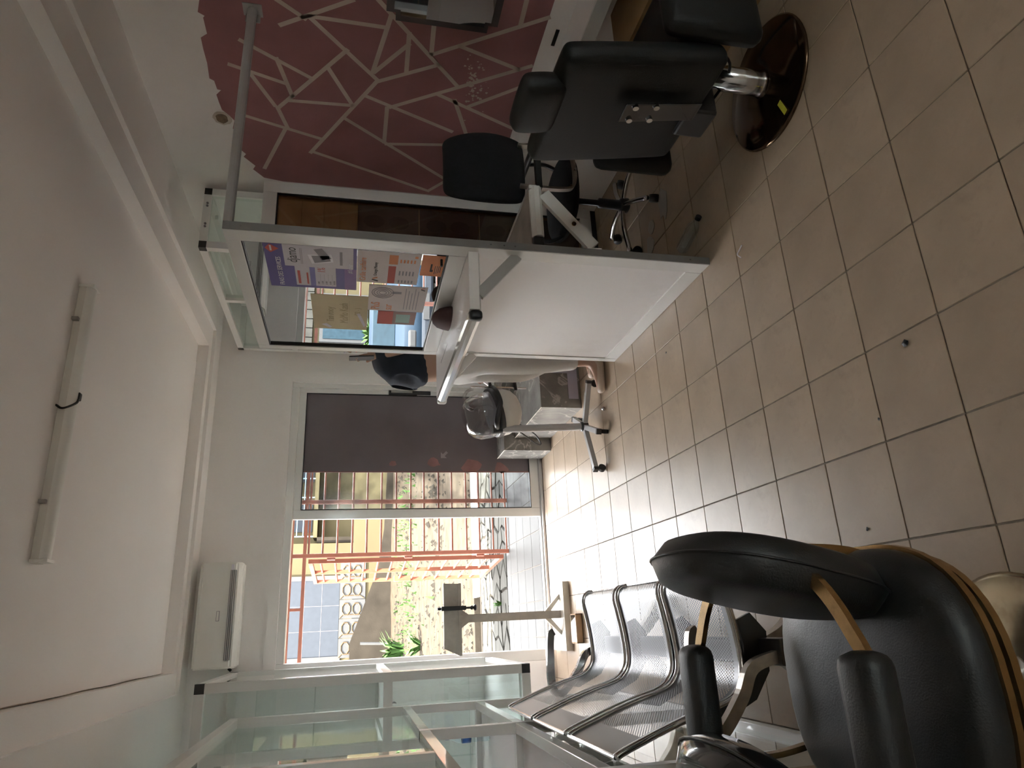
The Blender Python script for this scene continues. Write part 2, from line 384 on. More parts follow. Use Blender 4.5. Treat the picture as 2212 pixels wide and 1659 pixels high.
# pink paint with its torn upper edge, straight lower edge and masked white lines
Y1 = 3.925
edge = [(1275, 0), (1265, 75), (1310, 100), (1300, 112), (1325, 215), (1285, 240), (1300, 310), (1325, 400), (1340, 500), (1370, 515), (1390, 570), (1415, 576), (1385, 605), (1400, 650), (1420, 700), (1470, 740), (1500, 770), (1490, 820), (1510, 860), (1495, 900), (1545, 960), (1575, 985), (1560, 1002), (1635, 1060), (1620, 1082), (1690, 1135)]
top = [Px(x/2.962, y/2.962, XR) for x, y in edge]
poly = [(XR, 0.6, 0.765), (XR, 0.6, 2.24), (XR, 1.2, 2.20), (XR, 1.7, 2.27), (XR, 2.1, 2.22)]+[(XR, min(p.y, Y1), p.z) for p in top]+[(XR, Y1, 2.12), (XR, Y1, 0.765)]
obj('pink_paint', prism(BM(), poly, (-0.0015, 0, 0)), 'pink_paint', wr)
LN = [(440, 0, 605, 110), (460, 148, 890, 0), (625, 95, 1075, 162), (625, 95, 1040, 480), (855, 300, 450, 640), (220, 240, 640, 465), (435, 350, 530, 575), (155, 385, 485, 497), (272, 430, 425, 630), (440, 640, 500, 760), (200, 676, 705, 830), (490, 765, 365, 1003), (510, 600, 890, 630), (740, 400, 890, 630), (1040, 480, 640, 910), (650, 905, 1340, 1140), (1045, 485, 1400, 388), (1120, 95, 1010, 430), (1020, 430, 1225, 265), (1228, 200, 1210, 435), (1045, 0, 1520, 520), (1378, 125, 1360, 320), (1365, 325, 2060, 105), (1530, 275, 1880, 415), (1930, 0, 1895, 140), (1115, 640, 1955, 395), (960, 570, 1480, 785), (1400, 565, 1840, 765), (1585, 635, 1920, 510), (1500, 600, 1600, 900), (840, 705, 1425, 1060), (1095, 645, 1078, 850), (1090, 860, 1700, 868), (1340, 1140, 1480, 1060), (1425, 1060, 1560, 1140)]
for x0, y0, x1, y1 in LN:
    a = Px(440+x0/2.765, y0/2.765, XR-0.0016); c = Px(440+x1/2.765, y1/2.765, XR-0.0016)
    a.y, c.y = min(a.y, Y1-.01), min(c.y, Y1-.01)
    d = (c-a).normalized(); nrm = Vector((0, -d.z, d.y))*0.0115; a -= d*0.01; c += d*0.01
    obj('painted_line', prism(BM(), (a+nrm, c+nrm, c-nrm, a-nrm), (-0.0008, 0, 0)), 'line_paint', wr)
sp = Px(1028, 180, XR)
for i in range(70):                                                   # scuffed spots where the paint flaked off
    c = Px(1010+random.gauss(16, 13), 178+random.gauss(0, 30), XR-0.0025); s = random.uniform(.002, .011)
    pg = [(c.x, c.y+math.cos(a*PI/3)*s*random.uniform(.5, 1.2), c.z+math.sin(a*PI/3)*s*random.uniform(.5, 1.2)) for a in range(6)]
    obj('paint_flake', prism(BM(), pg, (-0.0006, 0, 0)), 'line_paint', wr)
hc = Px(480, 255, XR)
b = BM(); pg = [(XR-0.002, hc.y+math.cos(a*PI/8)*0.050*random.uniform(.9, 1.15), hc.z+math.sin(a*PI/8)*0.05*random.uniform(.9, 1.15)) for a in range(16)]
obj('broken_plaster', prism(b, pg, (-0.001, 0, 0)), 'plaster_raw', wr)
b = BM(); pg = [(XR-0.0035, hc.y+math.cos(a*PI/8)*0.038*random.uniform(.9, 1.1), hc.z+math.sin(a*PI/8)*0.032*random.uniform(.9, 1.1)) for a in range(16)]
obj('wall_hole', prism(b, pg, (-0.0015, 0, 0)), 'hole_dark', wr)

# ------------------------------------------------------------------ glazed sliding door in the back wall
fr = BM()
box(fr, DX0, -0.20, 5.755, 5.87, 0, DZ, .004); box(fr, 1.99, DX1, 5.755, 5.87, 0, DZ, .004); box(fr, -0.20, 1.99, 5.755, 5.87, 2.092, DZ, .004); box(fr, -0.20, 1.99, 5.755, 5.87, 0, 0.018)
door = struct('door_1', fr, 'white_alu')
for z in (0.018,):
    for y in (5.785, 5.825): bx('sill_track', 'grey_alu', door, -0.20, 1.99, y, y+0.006, z, z+0.014)
tr = BM(); box(tr, DX1, 2.125, 5.728, YB, 0, 2.235); box(tr, DX0-.06, DX1, 5.728, YB, DZ, 2.235)
struct('trim_4', tr, 'white_wall')
lf = BM()
box(lf, 0.875, 0.95, 5.785, 5.822, 0.03, 2.09, .003); box(lf, 1.952, 2.0, 5.785, 5.822, 0.03, 2.09, .003)
box(lf, 0.95, 1.952, 5.785, 5.822, 2.033, 2.09, .003); box(lf, 0.95, 1.952, 5.785, 5.822, 0.03, 0.105, .003)
leaf = obj('sliding_leaf', lf, 'white_alu', door)
gs = BM()
for a in ((0.95, 0.956, 0.105, 2.033), (1.946, 1.952, 0.105, 2.033), (0.956, 1.946, 2.027, 2.033), (0.956, 1.946, 0.105, 0.111)): box(gs, a[0], a[1], 5.783, 5.80, a[2], a[3])
obj('gasket', gs, 'black_rubber', leaf)
obj('pane', box(BM(), 0.95, 1.952, 5.80, 5.806, 0.105, 2.033), 'dusty_glass', leaf)
film = obj('dark_sheet', box(BM(), 1.262, 1.947, 5.795, 5.799, 0.11, 2.028), 'film_dark', leaf)
def film_poly(pts, mat, nm): obj(nm, prism(BM(), [(x, 5.7948, z) for x, z in pts], (0, -0.0010, 0)), mat, leaf)
a = Py(967, 985, 5.80); s = 0.0052
arr = [(0, 0), (10, 0), (6.6, -3.4), (12, -9), (9, -12), (3.4, -6.4), (0, -10)]
film_poly([(a.x-0.02+p[0]*s, a.z+0.06+p[1]*s) for p in arr], 'film_mark', 'arrow_mark')
for x, z, r, m in ((1.30, 0.62, .09, 'film_red'), (1.34, 0.95, .06, 'film_red'), (1.29, 0.36, .07, 'film_red'), (1.33, 1.30, .035, 'film_red')):
    film_poly([(x+math.cos(k*PI/6)*r*random.uniform(.6, 1.1)*(.5 if math.cos(k*PI/6) < 0 else 1), z+math.sin(k*PI/6)*r*random.uniform(.7, 1.2)) for k in range(12)], m, 'faded_patch')
film_poly([(1.262, .11), (1.272, .11), (1.272, 2.02), (1.262, 2.02)], 'film_red', 'sheet_edge')
hd = BM(); h0, h1 = Py(840, 846, 5.78), Py(930, 846, 5.78)
box(hd, 1.957, 1.993, 5.772, 5.786, h1.z, h1.z+.16, .003); box(hd, 1.947, 1.962, 5.745, 5.784, h1.z+.12, h0.z, .003); box(hd, 1.957, 1.993, 5.772, 5.786, h0.z-.02, h0.z, .002)
obj('door_handle', hd, 'black_plastic', leaf)
# ------------------------------------------------------------------ porch and street
porch = struct('porch_floor', box(BM(), -2.2, 3.6, 5.90, 7.37, -0.14, -0.006), 'grout')
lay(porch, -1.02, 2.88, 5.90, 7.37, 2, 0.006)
struct('porch_roof', box(BM(), -3.0, 4.5, 5.88, 7.15, 2.62, 2.80), 'white_wall')
struct('ground', box(BM(), -60, 60, -40, 70, -0.4, -0.15), 'sand')
sd = BM(); nx, ny = 60, 40                                            # uneven sand of the street
gv = [[sd.verts.new((-24+i*0.9, 9.62+j*0.52, -0.03+random.uniform(-.02, .02)+(0.05*math.sin(i*.7)*math.sin(j*.5) if j > 1 else 0))) for j in range(ny+1)] for i in range(nx+1)]
for i in range(nx):
    for j in range(ny): sd.faces.new((gv[i][j], gv[i+1][j], gv[i+1][j+1], gv[i][j+1]))
o = struct('street_sand', sd, 'sand')
pv = struct('stone_paving', box(BM(), -3.0, 4.0, 7.37, 9.03, -0.14, -0.03), 'concrete')
cx, cy = 0.235, 0.21; P = {}
for i in range(26):
    for j in range(9):
        P[i, j] = (-3.0+i*cx+random.uniform(-.085, .085)+(0.5*cx if j % 2 else 0), 7.39+j*cy*0.97+(random.uniform(-.06, .06) if 0 < j < 8 else 0))
for i in range(22):
    for j in range(8):
        q = [P[i, j], P[i+1, j], P[i+1, j+1], P[i, j+1]]
        mx_, my_ = sum(p[0] for p in q)/4, sum(p[1] for p in q)/4
        q = [(mx_+(p[0]-mx_)*.86-mx_, my_+(p[1]-my_)*.86-my_) for p in q]
        h = random.uniform(-.014, 0.002)
        o = obj('paving_stone', prism(BM(), [(p[0], p[1], 0) for p in q], (0, 0, -0.04)), 'paving', pv); o.location = (mx_, my_, h)
pb = BM()
for k in range(900):                                                   # gravel strewn over the sand
    y = 9.8+random.random()**1.6*18; x = random.uniform(-1.6, 3.6)*(.35+y/22); r = random.uniform(.012, .05)*(.5+y/22)
    q0 = len(pb.verts); a0 = random.uniform(0, 6); ring_ = [pb.verts.new((x+r*1.5*math.cos(a0+i*PI/2.5)*random.uniform(.7, 1.2), y+r*math.sin(a0+i*PI/2.5), -.05)) for i in range(5)]
    tp = pb.verts.new((x, y, -.02+r*.7))
    for i in range(5): pb.faces.new((ring_[i], ring_[(i+1) % 5], tp))
o = obj('gravel', pb, 'pebble'); o['kind'] = 'stuff'; tag(o, 'dark gravel strewn across the sunny sand of the street', 'gravel')
wb = BM()
for k in range(420):
    y = random.gauss(21.5, 2.2); x = random.uniform(-1.5, 4.5); h = random.uniform(.05, .22); a0 = random.uniform(0, PI); d = Vector((math.cos(a0), math.sin(a0), 0))*random.uniform(.02, .05)
    p = Vector((x, y, -.04)); v = [wb.verts.new(q) for q in (p-d, p+d, p+Vector((random.uniform(-.08, .08), random.uniform(-.08, .08), h)))]; wb.faces.new(v)
o = obj('street_weeds', wb, 'leaf'); o['kind'] = 'stuff'; tag(o, 'sparse low green weeds in the middle of the sandy street', 'weeds')
gt = struct('street_gutter', box(BM(), -8, 8, 9.03, 9.63, -0.35, -0.15), 'concrete')
obj('gutter_kerb', box(BM(), -8, 8, 9.03, 9.10, -0.15, -0.01), 'concrete', gt); obj('gutter_kerb', box(BM(), -8, 8, 9.56, 9.63, -0.15, -0.01), 'concrete', gt)
for i, lab in enumerate(('short iron grate over the gutter, in front of the open doorway', 'iron gutter grate seen behind the gate bars', 'iron gutter grate farthest right, behind the fixed grille')):
    x0 = 0.36+i*0.62; t = thing('gutter_grate', lab, 'grate', (x0+.3, 9.33, -0.02), 0, 'iron grates over the street gutter')
    f = BM(); box(f, x0, x0+.60, 9.10, 9.13, -.03, 0); box(f, x0, x0+.60, 9.53, 9.56, -.03, 0); box(f, x0, x0+.03, 9.13, 9.53, -.03, 0); box(f, x0+.57, x0+.60, 9.13, 9.53, -.03, 0)
    obj('frame', f, 'grey_alu', t)
    for k in range(6): bx('bar', 'grey_alu', t, x0+.03, x0+.57, 9.18+k*.058, 9.198+k*.058, -.028, -.004)
    bx('cross_bar', 'grey_alu', t, x0+.29, x0+.31, 9.13, 9.53, -.034, -.028)
# orange grille across the porch front
YG = 7.25
g = thing('iron_grille', 'orange painted iron grille fixed across the porch, horizontal bars beside the doorway', 'grille', (0.72, YG, 0))
bars = [2.164, 2.039, 1.905, 1.765, 1.619, 1.476, 1.332, 1.182, 1.031, 0.893, 0.739, 0.598, 0.446, 0.308, 0.163, 0.02]
for x in (0.735, 1.27, 1.85, 2.42): bx('post', 'orange_steel', g, x-.02, x+.02, YG-.02, YG+.02, 0, 2.215, .003)
for z in bars[1:]: obj('bar', rod(BM(), (0.735, YG, z), (2.42, YG, z), 0.0105, 8), 'orange_steel', g)
for z in (2.205, 2.075): bx('top_rail', 'orange_steel', g, -.395, 2.42, YG-.016, YG+.016, z-.016, z+.016)
for x in (0.23,): bx('spacer', 'orange_steel', g, x-.013, x+.013, YG-.013, YG+.013, 2.09, 2.19)
g2 = thing('iron_grille', 'orange iron grille bay left of the porch entrance, mirrored in the kiosk pane', 'grille', (-1.5, YG, 0))
for x in (-0.42, -1.05, -1.7, -2.4): bx('post', 'orange_steel', g2, x-.02, x+.02, YG-.02, YG+.02, 0, 2.06, .003)
for z in (2.205, 2.075): bx('top_rail', 'orange_steel', g2, -2.4, -.40, YG-.016, YG+.016, z-.016, z+.016)
for x in (-1.05, -1.7): bx('spacer', 'orange_steel', g2, x-.013, x+.013, YG-.013, YG+.013, 2.09, 2.19)
for z in bars[1:]: obj('bar', rod(BM(), (-2.4, YG, z-.01), (-0.42, YG, z-.01), 0.0105, 8), 'orange_steel', g2)
gl = thing('iron_gate', 'open orange iron gate leaf swung out towards the street, with a lock box', 'gate', (0.69, 7.32, 0))
gd = (Vector((0.575, 8.60, 0))-Vector((0.69, 7.32, 0))).normalized()
def gp(s, z, off=0): p = Vector((0.69, 7.32, z))+gd*s+Vector((-gd.y, gd.x, 0))*off; return p
for s in (0.02, 0.66, 1.29): obj('stile', tube(BM(), (gp(s, .04), gp(s, 2.04)), 0, flat=(.04, .04)), 'orange_steel', gl)
for z in (0.06, 2.02): obj('rail', tube(BM(), (gp(0, z), gp(1.31, z)), 0, flat=(.04, .04)), 'orange_steel', gl)
for k in range(13): obj('bar', rod(BM(), gp(.02, .20+k*.1435), gp(1.29, .20+k*.1435), .0115, 8), 'orange_steel', gl)
for z in (.30, 1.05, 1.82): obj('hinge', rod(BM(), (0.705, 7.285, z-.04), (0.705, 7.285, z+.04), .016, 8), 'orange_steel', gl)
lb = tube(BM(), (gp(1.25, .93), gp(1.25, 1.12)), 0, flat=(.13, .06)); o = obj('lock_box', lb, 'orange_steel', gl)
obj('keyhole_plate', tube(BM(), (gp(1.22, .97, -.034), gp(1.22, 1.08, -.034)), 0, flat=(.05, .006)), 'black_plastic', o)
for z in (.62, 1.62): obj('pull_ring', tube(BM(), [gp(1.31+.045*math.sin(a), z+.045*math.cos(a)) for a in [PI*k/8 for k in range(9)]], .005, 6), 'black_plastic', gl)
# far side of the street
rw = struct('retaining_wall', prism(BM(), [(-1.15, 30.0, -.3), (8.5, 30.0, -.3), (8.5, 30.0, .12), (4.1, 30.0, .30), (2.42, 30.0, .55), (-0.4, 30.0, 1.60), (-1.15, 30.0, 1.60)], (0, 0.3, 0)), 'concrete')
struct('raised_terrace', box(BM(), -30, 30, 30.35, 34, -0.3, 1.55), 'yellow_render')
w = struct('terrace_pier', box(BM(), -1.9, -1.15, 29.9, 30.3, -0.3, 1.75), 'yellow_render')
hs = thing('yellow_house', 'yellow rendered house across the street with a grey metal garage door', 'building', (2, 34, 0))
bx('wall', 'yellow_render', hs, -9, 3.9, 33.0, 38, 1.5, 9)
bx('wall', 'yellow_render', hs, 3.9, 16, 34.4, 38, -0.2, 9)
gd_ = bx('garage_door', 'grey_door_paint', hs, -0.95, 2.25, 32.93, 32.99, 2.10, 4.35)
for z in (2.85, 3.6): bx('door_fold', 'poster_darker', gd_, -0.95, 2.25, 32.925, 32.935, z, z+.012)
for x in (0.1, 1.15): bx('door_fold', 'poster_darker', gd_, x, x+.012, 32.925, 32.935, 2.10, 4.35)
bx('door_surround', 'pale_tile', hs, -1.15, -0.95, 32.9, 33.0, 2.0, 4.5); bx('door_surround', 'pale_tile', hs, 2.25, 2.45, 32.9, 33.0, 2.0, 4.5); bx('door_surround', 'pale_tile', hs, -1.15, 2.45, 32.9, 33.0, 4.35, 4.5)
for i in range(5):                                                    # tiled plinth with ring ornaments
    x = -0.95+i*0.75
    pt = bx('plinth_tile', 'pale_tile', hs, x, x+.73, 30.30, 30.36, 1.02, 2.05)
    for zc in (1.36, 1.78):
        b = BM(); pts = [(x+.36+.24*math.cos(PI/8+k*PI/4), 30.295, zc+.17*math.sin(PI/8+k*PI/4)) for k in range(9)]
        obj('ornament', tube(b, pts, .028, 6), 'orange_tile', pt)
    b = BM(); obj('ornament', tube(b, [(x+.02, 30.295, 1.06), (x+.14, 30.295, 1.25), (x+.14, 30.295, 1.9), (x+.02, 30.295, 2.02)], .02, 6), 'orange_tile', pt)
for z in (3.2, 5.6):
    bl = bx('balcony_slab', 'yellow_render', hs, 4.2, 12, 33.2, 34.4, z, z+.18)
    for k in range(3): obj('balcony_rail', rod(BM(), (4.25, 33.25, z+.35+k*.28), (12, 33.25, z+.35+k*.28), .025, 6), 'blue_rail', bl)
    for k in range(9): obj('balcony_post', rod(BM(), (4.25+k*.9, 33.25, z+.18), (4.25+k*.9, 33.25, z+1.0), .03, 6), 'blue_rail', bl)
for x, z in ((4.6, 3.5), (7.0, 3.5), (4.6, 5.9), (7.0, 5.9)):
    wn = bx('window', 'grey_door_paint', hs, x, x+1.3, 34.36, 34.40, z, z+1.4); bx('window_bar', 'blue_rail', wn, x+.62, x+.68, 34.33, 34.36, z, z+1.4)
bx('pillar', 'concrete', hs, 3.95, 4.2, 33.15, 33.45, -0.1, 3.2)
# the house down the street on the left, seen mirrored in the kiosk pane
h2 = thing('yellow_house', 'yellow house on the left with a louvred window, mirrored in the kiosk pane', 'building', (-7, 19, 0))
bx('wall', 'yellow_render', h2, -14, -3.0, 19.5, 24, -0.2, 6)
wn = bx('window', 'pale_tile', h2, -6.6, -5.0, 19.40, 19.5, 1.35, 2.75)
for k in range(8): bx('louvre', 'grey_alu', wn, -6.5, -5.85, 19.36, 19.41, 1.42+k*.16, 1.52+k*.16)
bx('window_pane', 'car_glass', wn, -5.78, -5.1, 19.38, 19.41, 1.45, 2.65)
for k in range(7): bx('frieze_block', 'paving', h2, -6.9+k*.3, -6.63+k*.3, 19.38, 19.5, 2.95, 3.15)
pl = thing('garden_wall', 'low yellow garden wall beyond the blue car with a shrub growing on it', 'wall', (-5, 17.2, 0))
bx('wall_body', 'yellow_render', pl, -9, -3.6, 17.1, 17.35, -0.2, 0.9); bx('coping', 'orange_tile', pl, -9.02, -3.58, 17.07, 17.38, 0.9, 1.0)
def bush(name, label, c, n, h, spread, mat='leaf', w=.02, cat='plant'):
    b = BM()
    for k in range(n):
        a = random.uniform(0, 2*PI); q = Vector((math.cos(a), math.sin(a), 0)); hh = h*random.uniform(.5, 1)
        p0 = Vector(c)+q*random.uniform(0, spread*.25); p1 = p0+q*spread*.4*random.uniform(.5, 1)+Vector((0, 0, hh*.75)); p2 = p0+q*spread*random.uniform(.5, 1)+Vector((0, 0, hh))
        s = Vector((-q.y, q.x, 0))*w
        v = [b.verts.new(p) for p in (p0-s, p0+s, p1+s*1.2, p2, p1-s*1.2)]; b.faces.new(v)
    o = obj(name, b, mat); return tag(o, label, cat)
pc = Pz(868, 1405)
bush('grass_clump', 'clump of green grass blades at the left edge of the street', (pc.x, pc.y, -.03), 60, .75, .7, w=.03)
pc = Pz(905, 1395)
bush('grass_clump', 'small low weed between the grass clump and the sand', (pc.x, pc.y, -.03), 30, .35, .5, w=.03)
bush('weed', 'little green weed growing between the paving stones', tuple(Pz(1083, 1304)), 14, .10, .07, w=.008)
bush('shrub', 'leafy green shrub above the garden wall beside the blue car', (-4.3, 17.2, 1.005), 70, .55, .5, w=.04)
pa, pb = Pz(905, 1388), Py(778, 1390, 25.5)
pp = Py(880, 1389, 25.5)
o = obj('white_pole', tube(BM(), ((pp.x, 25.5, -.03), (pb.x, 25.5, pb.z)), .045, 8), 'pale_tile'); tag(o, 'slim white pole standing in the street sand before the brown wall', 'pole')
# blue car
def car():
    t = thing('parked_car', 'blue parked car with a pale windscreen, mirrored in the kiosk pane', 'car', (-2.75, 13.4, -.03), math.radians(100))
    prof = [(-2.0, .30), (-2.05, .62), (-1.95, .84), (-1.0, .93), (-.35, 1.38), (.85, 1.42), (1.55, 1.0), (2.0, .90), (2.05, .45), (2.0, .28)]
    b = BM(); prism(b, [(x, -.82, z) for x, z in prof], (0, 1.64, 0))
    bmesh.ops.bevel(b, geom=list(b.edges), offset=.07, segments=2, affect='EDGES', profile=.6)
    autosmooth(obj('body', b, 'car_blue', t, False), 35)
    b = BM(); v = [b.verts.new(p) for p in ((-.99, -.68, .955), (-.99, .68, .955), (-.40, .58, 1.36), (-.40, -.58, 1.36))]; b.faces.new(v)
    bmesh.ops.solidify(b, geom=b.faces[:], thickness=.02); obj('windscreen', b, 'car_glass', t, False)
    for s in (-1, 1):
        obj('side_window', prism(BM(), [(-.75, s*.835, .97), (-.30, s*.835, 1.30), (.80, s*.835, 1.33), (1.35, s*.835, 1.02)], (0, s*.01, 0)), 'car_glass', t, False)
        for x in (-1.3, 1.3):
            w_ = obj('wheel', lathe(BM(), [(.18, -.10), (.31, -.10), (.33, -.05), (.33, .05), (.31, .10), (.18, .10)], n=24), 'tyre', t, False); w_.location = (x, s*.76, .31); w_.rotation_euler = (PI/2, 0, 0)
            obj('hub', lathe(BM(), [(.17, -.105), (.17, .105)], n=16), 'grey_alu', w_, False)
        obj('side_mirror', boxm(BM(), Matrix.Translation((-.62, s*.95, 1.02)), .1, .18, .12, .03), 'car_blue', t, False)
        obj('headlamp', boxm(BM(), Matrix.Translation((-1.99, s*.6, .68)), .12, .34, .16, .04), 'pale_tile', t, False)
    obj('bumper', boxm(BM(), Matrix.Translation((-2.03, 0, .42)), .16, 1.66, .2, .05), 'grey_door_paint', t, False)
    obj('number_plate', boxm(BM(), Matrix.Translation((-2.12, 0, .45)), .02, .5, .11, .0), 'pale_tile', t, False)
car()
# ------------------------------------------------------------------ air conditioner, lamp, brace
ac = thing('air_conditioner', 'white wall air conditioner mounted above the door', 'air conditioner', (0.17, YB, 2.42))
b = BM(); prof = [(YB, 2.70), (5.56, 2.70), (5.535, 2.685), (5.525, 2.64), (5.53, 2.50), (5.55, 2.44), (5.60, 2.405), (YB, 2.405)]
prism(b, [(-0.20, y, z) for y, z in prof], (0.735, 0, 0))
bmesh.ops.bevel(b, geom=[e for e in b.edges], offset=.012, segments=2, affect='EDGES')
autosmooth(obj('housing', b, 'ac_white', ac), 30)
v_ = obj('air_vent', box(BM(), -0.145, 0.475, 5.524, 5.60, 2.443, 2.482), 'ac_dark', ac)
for k in range(3): bx('louvre', 'ac_white', v_, -0.145, 0.475, 5.517, 5.548, 2.449+k*.012, 2.4515+k*.012)
bx('badge', 'ink_grey', ac, 0.12, 0.19, 5.5235, 5.53, 2.535, 2.556); bx('badge_plate', 'ac_white', ac, 0.123, 0.187, 5.5225, 5.53, 2.538, 2.553)
bx('corner_light', 'ink_white', ac, 0.475, 0.515, 5.5235, 5.54, 2.46, 2.48)
o = obj('drain_stub', rod(BM(), (-.205, 5.70, 2.47), (-.222, 5.70, 2.45), .010), 'black_rubber', ac)
lm = thing('ceiling_lamp', 'long white fluorescent batten fixed to the ceiling, unlit', 'lamp', (0.93, 3.14, 2.856))
b = BM(); box(b, 0.315, 1.545, 3.115, 3.175, 2.822, 2.856, .004); obj('batten', b, 'ac_white', lm)
b = BM(); pr = [(3.145+.036*math.cos(a), 2.822+.03*math.sin(a)) for a in [PI+PI*k/8 for k in range(9)]]
prism(b, [(0.33, y, z) for y, z in pr], (1.20, 0, 0)); autosmooth(obj('diffuser', b, 'tube_white', lm), 40)
for x in (0.318, 1.53): bx('end_cap', 'tube_white', lm, x, x+.014, 3.107, 3.183, 2.79, 2.856, .003)
for x in (0.55, 1.36): bx('clip', 'grey_alu', lm, x, x+.015, 3.095, 3.12, 2.83, 2.856)
cc = (0.965, 3.10, 2.835)
obj('loose_wire', tube(BM(), smooth_path([(cc[0], cc[1], 2.856), (cc[0]-.02, cc[1]-.02, 2.82), (cc[0]+.02, cc[1]+.03, 2.79), (cc[0]+.05, cc[1]+.05, 2.80)]), .005, 6), 'black_rubber', lm)
obj('wire_connector', boxm(BM(), Matrix.Translation((cc[0]+.055, cc[1]+.055, 2.797)), .035, .03, .02, .005), 'black_plastic', lm)
br = thing('brace_tube', 'grey aluminium tube bracing the kiosk panel to the pink wall', 'tube', (2.2, 2.60, 2.14))
obj('tube', tube(BM(), ((1.603, 2.605, 2.153), (XR-.004, 2.605, 2.143)), 0.021, 14), 'grey_alu', br)
b = BM(); box(b, XR-.006, XR-.002, 2.57, 2.64, 2.10, 2.185); box(b, XR-.05, XR-.006, 2.63, 2.634, 2.11, 2.175); obj('wall_bracket', b, 'grey_alu', br)

# ------------------------------------------------------------------ kiosk panel with mirrored pane and hinged counters
XP = 1.567
kp = thing('kiosk_panel', 'tall white aluminium kiosk panel with a mirrored glass upper half', 'partition', (1.58, 3.22, 0))
b = BM(); Y0, Y2 = 2.592, 3.862
box(b, XP, 1.603, Y0, Y0+.085, 0, 2.172, .003); box(b, XP, 1.603, Y2-.05, Y2, 0, 2.172, .003)
box(b, XP, 1.603, Y0+.085, Y2-.05, 2.112, 2.172, .003); box(b, XP, 1.603, Y0+.085, Y2-.05, 0, 0.085, .003); box(b, XP, 1.603, Y0+.085, Y2-.05, 1.155, 1.235, .003)
obj('frame', b, 'white_alu', kp)
b = BM(); box(b, XP+.001, XP+.036, Y0-.006, Y0, 0.0, 2.17); obj('edge_strip', b, 'dark_alu', kp)
for z in (.1, .95, 1.0, 1.06, 2.1): obj('screw', rod(BM(), (XP+.018, Y0-.006, z), (XP+.018, Y0, z), .004, 6), 'black_plastic', kp)
obj('lower_board', box(BM(), XP+.006, 1.597, Y0+.085, Y2-.05, .085, 1.155), 'white_panel', kp)
obj('mirrored_pane', box(BM(), XP+.014, XP+.020, Y0+.085, Y2-.05, 1.235, 2.112), 'mirror_glass', kp)
b = BM()
for y0, y1, z0, z1 in ((Y0+.085, Y0+.091, 1.235, 2.112), (Y2-.058, Y2-.05, 1.235, 2.112), (Y0+.091, Y2-.058, 2.106, 2.112), (Y0+.091, Y2-.058, 1.235, 1.241)): box(b, XP+.004, XP+.014, y0, y1, z0, z1)
obj('gasket', b, 'black_rubber', kp)
bh = Px(958, 563, XP)
obj('latch', rod(BM(), (XP-.03, bh.y, 1.262), (XP+.004, bh.y, 1.262), .006), 'black_plastic', kp)
# left counter
ct = thing('counter_shelf', 'white gloss counter shelf folded out on the door side of the kiosk panel', 'shelf', (1.41, 3.22, 1.15))
z1 = 1.156
b = BM(); box(b, 1.285, XP-.001, 2.625, 3.845, z1-.045, z1, .002); obj('board', b, 'white_panel', ct)
b = BM(); pr = [(1.285, z1), (1.262, z1-.003), (1.248, z1-.016), (1.246, z1-.036), (1.255, z1-.052), (1.285, z1-.055)]
prism(b, [(x, 2.67, z) for x, z in pr], (0, 1.135, 0)); autosmooth(obj('front_nose', b, 'gloss_alu', ct), 30)
b = BM(); pr2 = [(2.67, z1), (2.648, z1-.003), (2.634, z1-.016), (2.632, z1-.036), (2.64, z1-.052), (2.67, z1-.055)]
prism(b, [(1.285, y, z) for y, z in pr2], (.281, 0, 0)); autosmooth(obj('side_nose', b, 'white_alu', ct), 30)
b = BM(); box(b, 1.243, 1.287, 2.629, 2.672, z1-.058, z1-.001, .014, 3); autosmooth(obj('corner_cap', b, 'black_plastic', ct), 30)
b = BM(); box(b, 1.243, 1.287, 3.803, 3.846, z1-.057, z1-.001, .014, 3); autosmooth(obj('corner_cap', b, 'white_alu', ct), 30)
def brace(parent, xa, za, xb, zb, y, w, mat):
    a = Vector((xa, y, za)); c = Vector((xb, y, zb)); d = (c-a).normalized(); n = Vector((-d.z, 0, d.x))*w/2
    return obj('bracket', prism(BM(), (a+n, c+n, c-n, a-n), (0, .022, 0)), mat, parent)
brace(ct, XP-.002, .93, 1.36, 1.112, 2.63, .048, 'grey_alu')
brace(ct, XP-.002, .93, 1.36, 1.112, 3.82, .048, 'white_alu')
bx('slot', 'black_plastic', ct, 1.42, 1.424, 3.35, 3.62, z1, z1+.0006)
# right counter, lower
cr = thing('counter_shelf', 'narrow white counter flap on the dark barber side of the kiosk panel', 'shelf', (1.77, 2.75, .83))
za = .857
b = BM(); box(b, 1.6022, 1.925, 2.64, 3.15, za-.045, za, .002); obj('board', b, 'wood_grey', cr); bx('mount_plate', 'white_alu', cr, 1.6022, 1.625, 2.612, 2.64, .53, .60)
b = BM(); pr2 = [(2.66, za), (2.63, za-.004), (2.612, za-.020), (2.610, za-.042), (2.62, za-.056), (2.66, za-.058)]
prism(b, [(1.67, y, z) for y, z in pr2], (.265, 0, 0)); autosmooth(obj('front_nose', b, 'white_alu', cr), 30)
b = BM(); box(b, 1.608, 1.669, 2.612, 2.66, za-.056, za-.004, .012, 3); obj('corner_cap', b, 'black_plastic', cr)
b = BM(); box(b, 1.925, 1.945, 2.62, 3.15, za-.052, za+.002, .003); obj('side_edge', b, 'white_alu', cr)
brace(cr, 1.90, .79, 1.636, .565, 2.615, .062, 'white_alu')
obj('screw_cap', rod(BM(), (1.745, 2.609, .655), (1.745, 2.618, .655), .011, 10), 'gold_metal', cr)
